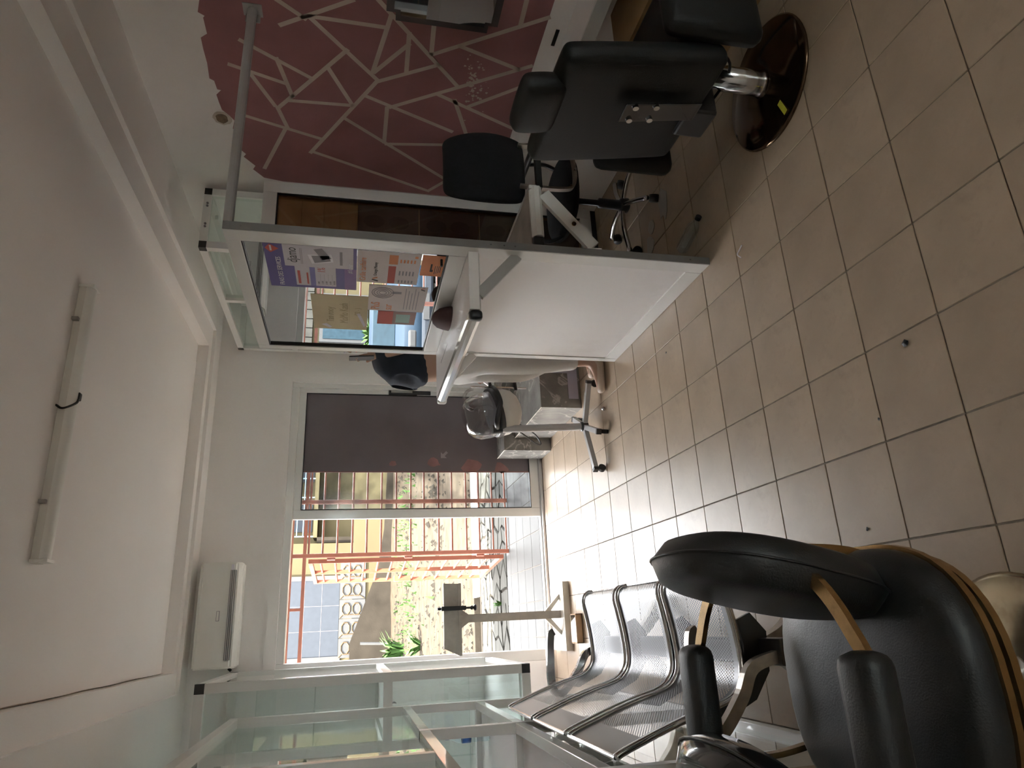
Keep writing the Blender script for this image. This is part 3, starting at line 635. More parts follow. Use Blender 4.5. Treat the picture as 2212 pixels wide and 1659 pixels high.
# ------------------------------------------------------------------ posters on the mirrored pane
XQ = XP+.0138
class Poster:
    def __init__(s, name, label, y0, y1, z0, z1, mat, cat='poster'):
        s.y0, s.y1, s.z0, s.z1 = y0, y1, z0, z1                       # y0 near edge (reader's right)
        s.t = tag(obj(name, box(BM(), XQ-.0008, XQ, y0, y1, z0, z1), mat), label, cat); s.n = 0
    def pt(s, u, v, k=1): return Vector((XQ-.0008-.0003*k, s.y1+(s.y0-s.y1)*u, s.z0+(s.z1-s.z0)*v))
    def rect(s, u0, u1, v0, v1, mat, nm='print_block', k=1):
        a, c = s.pt(u0, v0, k), s.pt(u1, v1, k)
        obj(nm, box(BM(), a.x-.0002, a.x+.0002, c.y, a.y, a.z, c.z), mat, s.t)
    def poly(s, pts, mat, nm='print_block', k=1): obj(nm, prism(BM(), [s.pt(u, v, k) for u, v in pts], (-.0003, 0, 0)), mat, s.t)
    def txt(s, string, u, v, size, mat, sx=1.0, shear=0, k=2): text(string, size, mat, s.t, s.pt(u, v, k), (0, -1, 0), (0, 0, 1), sx, 'LEFT', shear)
p = Poster('service_poster', 'purple service price poster headed FRAIS DES SERVICES taped on the mirrored pane', 2.695, 3.09, 1.635, 2.03, 'paper_purple')
p.rect(.52, 1.0, .04, .80, 'paper_white'); p.rect(.06, .519, .24, .70, 'paper_white'); p.rect(0, .515, 0, .14, 'paper_violet', k=.5)
p.txt('FRAIS DES SERVICES', .04, .84, .030, 'ink_white', 1.0)
p.poly([(.80, .93), (.89, .985), (.98, .93), (.89, .84)], 'ink_red', 'diamond_logo'); p.rect(.84, .95, .915, .935, 'ink_white', k=2)
p.txt('djamo', .60, .66, .062, 'ink_dark', .85, .12)
for k in range(2): p.rect(.58, .93, .615-k*.015, .620-k*.015, 'ink_grey', k=2)
p.rect(.10, .42, .645, .675, 'ink_red', 'script_line', 2); p.rect(.10, .38, .555, .575, 'ink_red', 'script_line', 2)
p.rect(.06, .515, .475, .535, 'ink_blue', k=2); p.txt('1%', .40, .36, .05, 'ink_red', .8)
for k, sv in enumerate(('5.000', '15.000', '25.000', '50.000', '100.000')): p.txt(sv, .10, .43-k*.045, .013, 'ink_grey', 1); p.rect(.08, .36, .418-k*.045, .420-k*.045, 'ink_grey', k=2)
p.poly([(.70, .38), (.92, .47), (.95, .38), (.74, .28)], 'ink_grey', 'card_picture', 2); p.poly([(.60, .50), (.80, .54), (.83, .28), (.66, .26)], 'ink_white', 'hand_picture', 1.6); p.poly([(.62, .47), (.78, .50), (.80, .31), (.68, .29)], 'ink_grey', 'hand_picture', 2)
p.rect(.60, .90, .16, .19, 'ink_grey', k=2); p.txt('#1cour', .42, .05, .032, 'ink_white', .9, .2)
q = Poster('tariff_poster', 'pale tariff poster reading Grille tarifaire on the mirrored pane', 2.705, 3.0, 1.35, 1.634, 'paper_pink')
q.txt('Grille tarifaire', .06, .86, .040, 'ink_orange', .95)
q.poly([(.05, .66), (.10, .76), (.13, .75), (.09, .65)], 'ink_dark', 'arrow_logo', 2); q.poly([(.13, .74), (.17, .66), (.20, .67), (.16, .75)], 'ink_orange', 'arrow_logo', 2)
q.txt('Orange Money', .24, .68, .022, 'ink_dark', .95)
q.rect(.02, .58, .38, .50, 'ink_red'); q.rect(.64, .92, .36, .50, 'ink_orange')
for k in range(5):
    q.rect(.05, .14, .30-k*.055, .325-k*.055, 'ink_grey', k=2); q.rect(.30, .44, .30-k*.055, .325-k*.055, 'ink_grey', k=2); q.rect(.70, .80, .30-k*.055, .325-k*.055, 'ink_orange', k=2)
q.rect(.86, .92, .05, .10, 'ink_orange', k=2)
r = Poster('plus_poster', 'grey pink leaflet reading Plus sur with a fingerprint on the mirrored pane', 3.02, 3.305, 1.29, 1.575, 'paper_pink')
r.txt('PluS', .05, .80, .062, 'ink_orange', .8); r.txt('sur', .05, .58, .062, 'ink_orange', .8)
for k in range(4):
    a0 = [(.72+(.20-.045*k)*math.cos(a), .76+(.19-.043*k)*math.sin(a)) for a in [2*PI*j/16 for j in range(17)]]
    obj('fingerprint_ring', tube(BM(), [r.pt(u, v, 2) for u, v in a0], .0012, 4, False), 'ink_grey', r.t)
r.rect(.70, .78, .44, .60, 'ink_grey', k=2)
for k in range(5): r.rect(.10, .92-.08*(k % 3), .36-k*.055, .372-k*.055, 'ink_grey', 'text_line', 2)
r.poly([(.86, .05), (.90, .12), (.92, .11), (.89, .04)], 'ink_dark', 'arrow_logo', 2); r.poly([(.92, .11), (.95, .05), (.97, .06), (.94, .12)], 'ink_red', 'arrow_logo', 2)
w = Poster('handwritten_card', 'cream handwritten card with faded marker words stuck left on the mirrored pane', 3.155, 3.568, 1.575, 1.855, 'paper_cream', 'card')
w.txt('Tan rooy', .22, .62, .055, 'ink_tan', .9, .15); w.txt('MoMo Kash', .20, .36, .062, 'ink_tan', .8, .1); w.rect(.22, .86, .33, .335, 'ink_tan', k=2); w.txt('(22 - )', .45, .14, .04, 'ink_tan', .9)
w.poly([(.04, .70), (.14, .86), (.18, .76), (.08, .66)], 'paper_white', 'tape', 2); w.poly([(.10, .06), (.50, .20), (.52, .14), (.16, .02)], 'paper_white', 'tape', 2)
s_ = Poster('small_flyer', 'small red flyer with an aqua box low on the mirrored pane', 3.31, 3.47, 1.322, 1.522, 'film_red')
s_.rect(.15, .80, .15, .52, 'ink_aqua'); s_.rect(0, 1, .60, 1, 'ink_red')
o_ = Poster('painted_sticker_reflection', 'painted reflection of an orange door sticker at the lower corner of the mirrored pane', 2.71, 2.90, 1.243, 1.345, 'ink_orange', 'notice')  # mirror image of the door sticker, painted as a flat sheet on the pane
o_.rect(.22, .60, .50, .58, 'ink_dark', 'reflected_key'); o_.rect(.22, .32, .44, .50, 'ink_dark', 'reflected_key')
for k in range(4): o_.rect(.12+.03*k, .52, .34-k*.08, .37-k*.08, 'ink_dark', 'text_line')
hb = BM(); hc_ = (1.512, 3.22, z1+.001)
lathe(hb, [(.105, 0), (.105, .004), (.098, .03), (.082, .062), (.05, .085), (.012, .095)], hc_, 24)
for v in hb.verts: v.co.x = hc_[0]+(v.co.x-hc_[0])*.48
autosmooth(tag(obj('brown_cap', hb, 'cap_brown'), 'dark brown domed cap leaning on the counter under the mirrored pane', 'cap'), 40)

# ------------------------------------------------------------------ cabinets on the right behind the panel
def case_frame(t, x0, x1, y0, y1, z0, z1, s, mat, levels=(), caps=True, capmat='black_plastic'):
    """square-tube showcase skeleton: 4 posts, rails at the ends and at each level"""
    for x in (x0, x1-s):
        for y in (y0, y1-s): bx('post', mat, t, x, x+s, y, y+s, z0+s, z1-s)
    for z in [z0, z1-s]+[l-s/2 for l in levels]:
        for x in (x0, x1-s): bx('rail', mat, t, x+.001, x+s-.001, y0+s, y1-s, z, z+s)
        for y in (y0, y1-s): bx('rail', mat, t, x0+s, x1-s, y+.001, y+s-.001, z, z+s)
    for x in (x0, x1-s):
        for y in (y0, y1-s):
            for z in (z0, z1-s): bx('corner_cap', capmat if caps else mat, t, x-.0005, x+s+.0005, y-.0005, y+s+.0005, z, z+s)
tc = thing('display_cabinet', 'tall white framed glass cabinet behind the kiosk panel, almost up to the ceiling', 'cabinet', (2.5, 4.8, 0))
case_frame(tc, 2.29, 2.72, 4.02, 5.70, 0.0, 2.60, .045, 'white_alu', (2.14, 1.2))
for z in (2.165, 1.225): bx('rail', 'white_alu', tc, 2.29, 2.335, 4.75, 4.79, z, 2.555 if z > 2 else 2.115)
for y0, y1, z0, z1_ in ((4.065, 4.75, 2.165, 2.555), (4.79, 5.655, 2.165, 2.555), (4.065, 4.75, 1.225, 2.117), (4.79, 5.655, 1.225, 2.117)):
    bx('pane', 'clear_glass', tc, 2.31, 2.316, y0, y1, z0, z1_)
bx('back_board', 'white_panel', tc, 2.70, 2.715, 4.065, 5.655, .045, 2.555)
bx('end_pane', 'clear_glass', tc, 2.335, 2.675, 4.035, 4.041, 2.165, 2.555)
for x in (2.44, 2.46, 2.59, 2.61): obj('rail_emblem', rod(BM(), (x, 4.015, 2.575), (x, 4.021, 2.575), .007, 10), 'ink_grey', tc)
for x in (2.36, 2.56): obj('inner_brace', tube(BM(), ((x, 4.10, 2.53), (x-.0, 4.9, 2.53)), 0, flat=(.03, .02)), 'white_alu', tc)
for z in (.6, 1.7): bx('shelf', 'case_glass', tc, 2.335, 2.70, 4.065, 5.655, z, z+.006)
lc = thing('poster_cabinet', 'slim white framed cabinet by the pink wall showing hair posters and brown cartons', 'cabinet', (2.5, 3.96, 0))
b = BM()
for a in ((2.675, 2.755, .04, 2.235), (2.10, 2.16, .04, 2.235), (2.16, 2.675, 2.15, 2.235), (2.16, 2.675, .04, .12)): box(b, a[0], a[1], 3.93, 3.965, a[2], a[3], .003)
obj('frame', b, 'white_alu', lc); bx('plinth', 'black_plastic', lc, 2.12, 2.75, 3.94, 4.0, 0, .04)
b = BM(); box(b, 2.668, 2.675, 3.934, 3.95, .12, 2.15); box(b, 2.16, 2.668, 3.934, 3.95, 2.143, 2.15); obj('gasket', b, 'black_rubber', lc)
bx('pane', 'brown_glass', lc, 2.16, 2.675, 3.95, 3.955, .12, 2.15)
bx('backing', 'wood_tan', lc, 2.10, 2.755, 3.995, 4.010, .04, 2.235)
for k, (z0, z1_) in enumerate(((2.0, 2.145), (1.86, 1.995), (1.76, 1.855), (1.655, 1.755))): bx('carton_panel', 'cardboard', lc, 2.165, 2.66, 3.985, 3.993, z0, z1_)
for z0, z1_ in ((1.248, 1.645), (.838, 1.238), (.43, .828), (.125, .42)):
    pp_ = bx('hair_poster', 'poster_dark', lc, 2.165, 2.67, 3.985, 3.993, z0, z1_)
    for x in (2.25, 2.40, 2.55):
        for zz in (z0+.13, z0+.29):
            if zz+.08 > z1_: continue
            obj('hair_picture', prism(BM(), [(x+.05*math.cos(a), 3.9845, zz+.07*math.sin(a)) for a in [2*PI*j/10 for j in range(10)]], (0, -.001, 0)), 'poster_darker', pp_)
    bx('poster_seam', 'line_paint', pp_, 2.165, 2.67, 3.983, 3.984, z0-.007, z0-.003)
# ------------------------------------------------------------------ glass showcases along the left wall
c1 = thing('glass_showcase', 'raised white framed glass showcase in the corner left of the door', 'showcase', (-.7, 5.05, .5))
CX, CY, CZ0, CZ1, S = -.232, 4.42, .53, 2.448, .052
case_frame(c1, -1.15, CX, CY, 5.70, CZ0, CZ1, S, 'white_alu', (1.39,))
for y0, y1 in ((CY+S, 5.70-S),):
    for z0, z1_ in ((CZ0+S, 1.364), (1.416, CZ1-S)): bx('side_pane', 'case_glass', c1, CX-.022, CX-.016, y0, y1, z0, z1_)
for z0, z1_ in ((CZ0+S, 1.364), (1.416, CZ1-S)):
    bx('front_pane', 'case_glass', c1, -1.15+S, -.70, CY+.016, CY+.022, z0, z1_); bx('front_pane', 'case_glass', c1, -.71, CX-S, CY+.028, CY+.034, z0, z1_)
bx('back_board', 'white_panel', c1, -1.148, -1.135, CY+S, 5.70-S, CZ0+S, CZ1-S)
bx('end_board', 'white_panel', c1, -1.15+S, CX-S, 5.672, 5.690, CZ0+S, CZ1-S)
for z in (.90, 1.80, 2.12): bx('glass_shelf', 'case_glass', c1, -1.13, CX-.03, CY+.06, 5.66, z, z+.006)
bx('floor_board', 'white_panel', c1, -1.13, CX-.03, CY+S, 5.66, CZ0+S, CZ0+S+.01); bx('mid_board', 'white_panel', c1, -1.13, CX-.06, CY+S, 5.66, 1.385, 1.397)
bx('plinth', 'white_panel', c1, -1.15, -.62, CY+.1, 5.70, 0, CZ0)
c2 = thing('glass_showcase', 'long white framed glass showcase with open rails along the left wall behind the steel bench', 'showcase', (-.8, 3.3, 0))
FX, S2 = -.415, .045
YS = (2.20, 2.76, 3.35, 4.40)
for y, z0, z1_ in ((4.40, 0, 2.245), (3.35, 0, 1.31), (2.76, 1.31, 2.245), (2.20, 0, 2.245)):
    bx('post', 'white_alu', c2, FX-S2, FX, y-S2, y, z0, z1_, .002); bx('rear_post', 'white_alu', c2, -1.18, -1.135, y-S2, y, z0, z1_)
for z, seg in ((2.245, (2.20, 2.76, 4.40)), (1.31, (2.20, 4.40)), (.885, (2.20, 3.35, 4.40)), (.05, (2.20, 3.35, 4.40))):
    for y0, y1 in zip(seg, seg[1:]):
        bx('rail', 'gloss_alu' if z in (1.31, .885) else 'white_alu', c2, FX-S2+.001, FX-.001, y0, y1-S2, z-S2, z, .002)
        m_ = 'case_glass'
        if z > 2: bx('pane', m_, c2, FX-.03, FX-.025, y0, y1-S2, 1.31, 2.20)
        if z < .1: bx('pane', m_, c2, FX-.03, FX-.025, y0, y1-S2, .05, .84)
    bx('rear_rail', 'white_alu', c2, -1.18, -1.14, 2.20, 4.355, z-S2, z)
    for y in seg: bx('cross_rail', 'white_alu', c2, -1.14, FX-S2, y-S2+.001, y-.001, z-S2, z)
bx('back_board', 'white_panel', c2, -1.195, -1.182, 2.16, 4.40, .05, 2.2)
for z in (1.262, .842): bx('shelf_board', 'white_panel', c2, -1.13, FX-.05, 2.20, 4.35, z, z+.012)
bx('glass_shelf', 'case_glass', c2, -1.13, FX-.05, 2.20, 4.35, 1.78, 1.786)
bx('end_pane', 'case_glass', c2, -1.13, FX-S2, 4.37, 4.376, 1.31, 2.2)
bt = thing('water_bottle', 'clear plastic water bottle with a blue label on the showcase shelf', 'bottle', (-.56, 4.12, .855))
o = obj('bottle_body', lathe(BM(), [(.030, 0), (.036, .008), (.036, .05), (.033, .055), (.036, .06), (.036, .15), (.034, .17), (.018, .205), (.013, .215), (.013, .225)], n=20), 'pet', bt, False, True)
obj('label', lathe(BM(), [(.0372, .105), (.0372, .15)], n=20), 'bottle_label', bt, False, True); obj('bottle_cap', lathe(BM(), [(.015, .222), (.015, .242)], n=14), 'bottle_label', bt, False)
for nm, lb, q in (('wire_scrap', 'thin bent wire scrap on the upper showcase rail', (795, 1522)), ('wire_scrap', 'curled wire scrap with a tape end on the lower showcase rail', (872, 1520))):
    a = Px(q[0], q[1], FX-.02)
    pts = smooth_path([(a.x, a.y-.03, 1.318), (a.x, a.y, 1.33), (a.x-.01, a.y+.03, 1.36), (a.x, a.y+.05, 1.325), (a.x-.01, a.y+.09, 1.32)], 5)
    if 'curled' in lb: pts = [p+Vector((.0, -.35, 0)) for p in pts]
    tag(obj(nm, tube(BM(), pts, .003, 6), 'ink_grey'), lb, 'wire')

# ------------------------------------------------------------------ three-seat perforated steel bench
bn = thing('waiting_bench', 'three seat perforated steel waiting bench in front of the showcase', 'bench', (-.1, 2.9, 0))
PF = smooth_path([(-.385, .845), (-.372, .82), (-.352, .765), (-.322, .68), (-.288, .57), (-.268, .49), (-.245, .435), (-.205, .402), (-.15, .392), (-.06, .398), (.03, .412), (.085, .422), (.118, .415), (.138, .395), (.142, .372)][0:0] or [Vector((x, 0, z)) for x, z in ((-.385, .845), (-.372, .82), (-.352, .765), (-.322, .68), (-.288, .57), (-.268, .49), (-.245, .435), (-.205, .402), (-.15, .392), (-.06, .398), (.03, .412), (.085, .422), (.118, .415), (.138, .395), (.142, .372))], 4)
def seat_shell(y0, w):
    b = BM(); uvl = b.loops.layers.uv.new('UVMap'); L_ = [0]
    for a, c in zip(PF, PF[1:]): L_.append(L_[-1]+(c-a).length)
    nw = 8; G = [[b.verts.new((p.x, y0+w*k/nw, p.z)) for k in range(nw+1)] for p in PF]
    sc = .90/L_[-1]
    for i in range(len(PF)-1):
        for k in range(nw):
            f = b.faces.new((G[i][k], G[i][k+1], G[i+1][k+1], G[i+1][k])); f.smooth = True
            for lp, (ii, kk) in zip(f.loops, ((i, k), (i, k+1), (i+1, k+1), (i+1, k))): lp[uvl].uv = (L_[ii], w*kk/nw*.46/w)
    return b
for y0, y1 in ((3.145, 3.615), (2.655, 3.12), (2.14, 2.62)):
    s = obj('seat', seat_shell(y0+.012, y1-y0-.024), 'perforated_steel', bn)
    for y in (y0+.008, y1-.008): obj('edge_tube', tube(BM(), [(p.x, y, p.z) for p in PF], .0115, 10), 'chrome', s, smooth=True)
    for p in (PF[0], PF[-1]): obj('end_bar', rod(BM(), (p.x, y0+.008, p.z), (p.x, y1-.008, p.z), .007, 8), 'chrome', s)
for y in (2.15, 2.637, 3.132, 3.61):
    b = BM(); prism(b, [(x, y-.007, z) for x, z in ((-.30, .56), (-.255, .46), (-.20, .392), (-.10, .378), (-.02, .39), (0, .34), (-.06, .29), (-.18, .30), (-.26, .36), (-.315, .48))], (0, .014, 0)); obj('side_bracket', b, 'black_plastic', bn)
bx('beam', 'black_plastic', bn, -.16, -.08, 2.02, 3.70, .265, .325, .006)
for y in (2.25, 3.5):
    b = BM(); tube(b, smooth_path([(-.12, y, .28), (-.16, y, .16), (-.26, y, .06), (-.34, y, .02)], 6), 0, flat=(.045, .05)); tube(b, smooth_path([(-.12, y, .28), (-.06, y, .15), (.06, y, .05), (.15, y, .02)], 6), 0, flat=(.045, .05)); obj('leg', b, 'worn_chrome', bn)
    for x in (-.34, .15): obj('foot', lathe(BM(), [(.022, 0), (.022, .015), (.012, .03)], (x, y, 0), 12), 'black_rubber', bn)
for y, z in ((3.665, .60), (2.06, .60)):
    obj('armrest', tube(BM(), smooth_path([(-.13, y, .31), (-.16, y, .41), (-.24, y, .46), (-.33, y, .54), (-.335, y, .59), (-.28, y, z+.008), (-.15, y, z+.006), (-.06, y, z-.003), (-.045, y, z-.02)], 6), 0, flat=(.030, .036)), 'worn_chrome' if y < 3 else 'chrome', bn)
# ------------------------------------------------------------------ T-shaped wooden stand with clamp in the doorway
ts = thing('work_stand', 'pale wooden T shaped stand with a broad foot board in the doorway', 'stand', (.05, 5.36, 0))
bx('foot_board', 'wood_pale', ts, -.205, .292, 5.205, 5.56, 0, .05, .003)
bx('post', 'wood_grey', ts, .028, .085, 5.30, 5.35, .05, .828)
obj('top_board', prism(BM(), [(-.192, 5.212, .848), (.302, 5.212, .848), (.306, 5.212, .956), (-.142, 5.212, .956)], (0, .034, 0)), 'wood_grey', ts); bx('board_foot', 'wood_grey', ts, -.195, .304, 5.205, 5.36, .828, .848)
for s in (-1, 1):
    b = BM(); x0 = .0565; prism(b, [(x0+s*.028, 5.305, .17), (x0+s*.028, 5.305, .125), (x0+s*.115, 5.305, .05), (x0+s*.15, 5.305, .05)], (0, .03, 0)); obj('foot_brace', b, 'wood_pale', ts)
    b = BM(); prism(b, [(x0+s*.028, 5.305, .80), (x0+s*.028, 5.305, .76), (x0+s*.075, 5.305, .828), (x0+s*.04, 5.305, .828)], (0, .03, 0)); obj('top_brace', b, 'wood_grey', ts)
cl = thing('table_clamp', 'dark metal clamp screwed onto the wooden stand top', 'clamp', (.13, 5.22, .8))
b = BM(); box(b, .115, .145, 5.190, 5.256, .957, .975, .003); box(b, .115, .145, 5.186, 5.202, .80, .975, .003); box(b, .115, .145, 5.186, 5.25, .795, .812, .003); obj('clamp_body', b, 'black_plastic', cl)
obj('pin', lathe(BM(), [(.010, .972), (.010, .985), (.009, 1.0)], (.13, 5.23, 0), 12), 'black_plastic', cl)
obj('screw', lathe(BM(), [(.014, .745), (.016, .755), (.008, .765), (.008, .80)], (.13, 5.20, 0), 12), 'black_plastic', cl); obj('screw_knob', lathe(BM(), [(.006, .715), (.022, .722), (.022, .732), (.006, .745)], (.13, 5.20, 0), 12), 'black_plastic', cl)
a = Pz(1254, 1357)
tb = thing('carton', 'open carton with a clear plastic lid on the floor beneath the wooden stand', 'box', (a.x, a.y, 0))
b = BM(); bb = (a.x-.10, a.x+.10, a.y-.06, a.y+.07); box(b, bb[0], bb[1], bb[2], bb[2]+.008, 0, .05); box(b, bb[0], bb[1], bb[3]-.008, bb[3], 0, .05); box(b, bb[0], bb[0]+.008, bb[2], bb[3], 0, .05); box(b, bb[1]-.008, bb[1], bb[2], bb[3], 0, .05); box(b, bb[0], bb[1], bb[2], bb[3], 0, .006); obj('tray', b, 'cardboard', tb)
obj('plastic_lid', box(BM(), bb[0]+.01, bb[1]-.01, bb[2]+.01, bb[3]-.01, .04, .052), 'pet', tb)

# ------------------------------------------------------------------ marble tiled steps
ms = thing('marble_platform', 'grey veined marble tiled platform with a higher ledge against the back wall', 'platform', (1.9, 5.1, 0))
bx('front_block', 'marble', ms, 1.476, 2.25, 4.565, 5.42, 0, .31, .002)
bx('rear_ledge', 'marble', ms, 1.37, 2.25, 5.425, 5.725, 0, .405, .002)
bx('joint', 'plaster_raw', ms, 1.4735, 1.4765, 4.562, 5.42, .307, .3125); bx('joint', 'plaster_raw', ms, 1.3675, 1.3705, 5.422, 5.725, .402, .4075)
b = BM(); prism(b, [(x, 4.5625, z) for x, z in ((1.545, .02), (2.2, .02), (2.2, .31), (1.745, .31), (1.745, .095), (1.545, .095))], (0, -.0025, 0)); obj('lilac_edging', b, 'lilac_card', ms)
# ------------------------------------------------------------------ hood dryer on a wheeled cross base
hd = thing('hood_dryer', 'salon hood dryer with a smoky visor and white bowl on a wheeled cross stand', 'hair dryer', (1.26, 4.33, 0))
HB = Vector((1.265, 4.33, .075))
ends = [(.945, 4.20), (1.535, 4.19), (1.165, 4.09), (1.38, 4.55)]
for x, y in ends:
    obj('base_arm', tube(BM(), (HB, (x, y, .07)), 0, flat=(.034, .030)), 'grey_alu', hd)
    d = (Vector((x, y, 0))-Vector((HB.x, HB.y, 0))).normalized(); e = Vector((x, y, 0))+d*.0
    obj('arm_cap', tube(BM(), (Vector((x, y, .07)), Vector((x, y, .07))+d*.02), 0, flat=(.037, .033)), 'black_plastic', hd)
    cs = obj('caster', rod(BM(), (x-d.y*.012, y+d.x*.012, .026), (x+d.y*.012, y-d.x*.012, .026), .025, 16), 'black_rubber', hd); obj('caster_fork', rod(BM(), (x, y, .045), (x, y, .06), .009, 8), 'chrome', cs)
obj('hub', lathe(BM(), [(.032, .055), (.034, .06), (.034, .10), (.028, .105)], (HB.x, HB.y, 0), 18), 'black_plastic', hd)
obj('column', tube(BM(), (HB, (1.238, 4.33, .665)), .025, 16), 'grey_alu', hd, smooth=False)
obj('column_cap', tube(BM(), ((1.239, 4.33, .66), (1.234, 4.33, .725)), .029, 16), 'black_plastic', hd)
HC = Vector((1.375, 4.40, .665)); rx, ry = .185, .165
def ell(prof, tilt=0): return lathe(BM(), prof, (0, 0, 0), 32)
def place(o, loc, rot=(0, 0, 0), sc=(1, 1, 1)): o.location = Vector(loc)-root_off(o.parent); o.rotation_euler = rot; o.scale = sc; return o
bowl = [(.012, -.155), (.06, -.15), (.105, -.13), (.14, -.095), (.158, -.05), (.163, 0), (.155, .004)]
place(obj('bowl', ell(bowl), 'bowl_white', hd, False, True), HC, (0, math.radians(-10), 0), (1.0, 1.0, 1.0))
place(obj('band', ell([(.160, -.022), (.170, -.022), (.174, 0), (.170, .022), (.160, .022)]), 'black_plastic', hd, False, True), HC+Vector((.0, 0, .03)), (0, math.radians(-16), 0), (1.0, 1.02, 1))
place(obj('visor', ell([(.165, 0), (.172, .05), (.165, .11), (.140, .16), (.10, .19), (.05, .20), (.012, .203)]), 'smoke_plastic', hd, False, True), HC+Vector((-.01, 0, .045)), (0, math.radians(-14), 0), (.93, 1, 1))
place(obj('visor_handle', tube(BM(), [(.075*math.cos(a), .0, .065*math.sin(a)) for a in [PI*k/12 for k in range(13)]], .012, 8), 'smoke_plastic', hd, False, True), HC+Vector((.085, -.02, .175)))
obj('support_arm', tube(BM(), smooth_path([(1.238, 4.33, .69), (1.26, 4.25, .71), (1.33, 4.225, .70), (1.40, 4.235, .685), (1.49, 4.28, .70), (1.54, 4.35, .71)], 5), .018, 10), 'black_plastic', hd, smooth=True)
obj('power_cable', tube(BM(), smooth_path([(1.25, 4.36, .56), (1.22, 4.45, .46), (1.20, 4.55, .37), (1.21, 4.60, .32), (1.27, 4.58, .36), (1.30, 4.48, .47), (1.30, 4.40, .53)], 6), .005, 6), 'black_rubber', hd)
obj('tool_bar', rod(BM(), (1.545, 4.36, .47), (1.545, 4.36, .86), .0065, 8), 'chrome', hd)
for z in (.722, .545): obj('tool_holder', tube(BM(), ((1.525, 4.36, z), (1.585, 4.36, z+.008), (1.665, 4.38, z)), 0, flat=(.025, .02)), 'black_plastic', hd)
obj('tool_hook', tube(BM(), smooth_path([(1.625, 4.37, .722), (1.645, 4.37, .645), (1.61, 4.36, .615), (1.585, 4.36, .585)]), .008, 8), 'black_plastic', hd)
obj('strut', rod(BM(), (1.665, 4.39, .85), (1.555, 4.36, .718), .013, 10), 'chrome', hd)
# ------------------------------------------------------------------ woman behind the kiosk panel
YPn = 4.14; pe = thing('person', 'person in a cropped navy top and white trousers raising a phone behind the kiosk panel', 'person', (1.62, YPn, 0))
L1, R1 = YPn-.085, YPn+.085
V_ = [(1.625, YPn, 1.00, .125, .15), (1.61, YPn, 1.16, .095, .125), (1.62, YPn, 1.33, .11, .15), (1.69, YPn, 1.47, .075, .12), (1.735, YPn, 1.545, .05, .05), (1.755, YPn, 1.63, .072, .065), (1.76, YPn, 1.72, .085, .075), (1.765, YPn, 1.78, .05, .05)]
E_ = [(i, i+1) for i in range(7)]
for s in (-1, 1):
    y = YPn+s*.075; n = len(V_); dx = .16 if s > 0 else 0.0
    V_ += [(1.62, y, .90, .085, .085), (1.60, y, .52, .050, .050), (1.63+dx*.5, y, .30, .042, .042), (1.645+dx, y, .10, .034, .034), (1.60+dx, y, .055, .036, .036), (1.50+dx, y, .035, .032, .024), (1.425+dx, y, .028, .026, .018)]
    E_ += [(0, n)]+[(n+i, n+i+1) for i in range(6)]
    n = len(V_); ys = YPn+s*.165
    if s < 0: V_ += [(1.70, ys, 1.46, .05, .05), (1.70, ys-.0, 1.20, .04, .04), (1.63, ys+.03, 1.42, .03, .03), (1.617, ys+.05, 1.50, .026, .018), (1.612, ys+.06, 1.545, .03, .014)]
    else: V_ += [(1.70, ys, 1.46, .05, .05), (1.67, ys+.03, 1.20, .042, .042), (1.60, ys+.0, .99, .032, .032), (1.585, ys-.01, .92, .024, .018), (1.58, ys-.01, .87, .028, .014)]
    E_ += [(3, n)]+[(n+i, n+i+1) for i in range(4)]
    h = len(V_)-1; hp = V_[h]
    dz = 1 if s < 0 else -1
    for k in range(4):
        m = len(V_); off = (k-1.5)*.019; ln = (.030, .034, .032, .026)[k]
        V_ += [(hp[0]-.004, hp[1]+off, hp[2]+dz*.035, .0085, .0085), (hp[0]-.014, hp[1]+off, hp[2]+dz*(.035+ln), .0078, .0078), (hp[0]-.026, hp[1]+off*.9, hp[2]+dz*(.035+ln*1.6), .007, .007)]
        E_ += [(h, m), (m, m+1), (m+1, m+2)]
    m = len(V_); V_ += [(hp[0]-.008, hp[1]-s*.036, hp[2]-dz*.005, .0105, .0105), (hp[0]-.020, hp[1]-s*.048, hp[2]+dz*.022, .009, .009)]; E_ += [(h, m), (m, m+1)]
body = skin('body', V_, E_, 'skin', pe, 2)
skin('trousers', [(1.615, YPn, 1.105, .118, .148), (1.625, YPn, 1.0, .145, .168), (1.62, YPn-.075, .88, .098, .088), (1.603, YPn-.075, .52, .070, .072), (1.628, YPn-.075, .33, .068, .068), (1.638, YPn-.075, .175, .058, .060), (1.62, YPn+.075, .88, .098, .088), (1.603, YPn+.075, .52, .070, .072), (1.70, YPn+.075, .33, .068, .068), (1.775, YPn+.075, .175, .058, .060)], [(0, 1), (1, 2), (2, 3), (3, 4), (4, 5), (1, 6), (6, 7), (7, 8), (8, 9)], 'white_cloth', pe, 2, 1)
skin('crop_top', [(1.60, YPn, 1.165, .104, .136), (1.60, YPn, 1.21, .108, .14), (1.585, YPn, 1.315, .128, .165), (1.665, YPn, 1.44, .105, .14), (1.715, YPn, 1.50, .06, .07), (1.70, YPn-.155, 1.465, .066, .066), (1.70, YPn-.17, 1.33, .060, .060), (1.70, YPn+.155, 1.465, .066, .066), (1.705, YPn+.18, 1.33, .060, .060), (1.505, YPn-.065, 1.315, .048, .058), (1.505, YPn+.065, 1.315, .048, .058)], [(0, 1), (1, 2), (2, 3), (3, 4), (3, 5), (5, 6), (3, 7), (7, 8), (2, 9), (2, 10)], 'navy_cloth', pe, 2, 2)
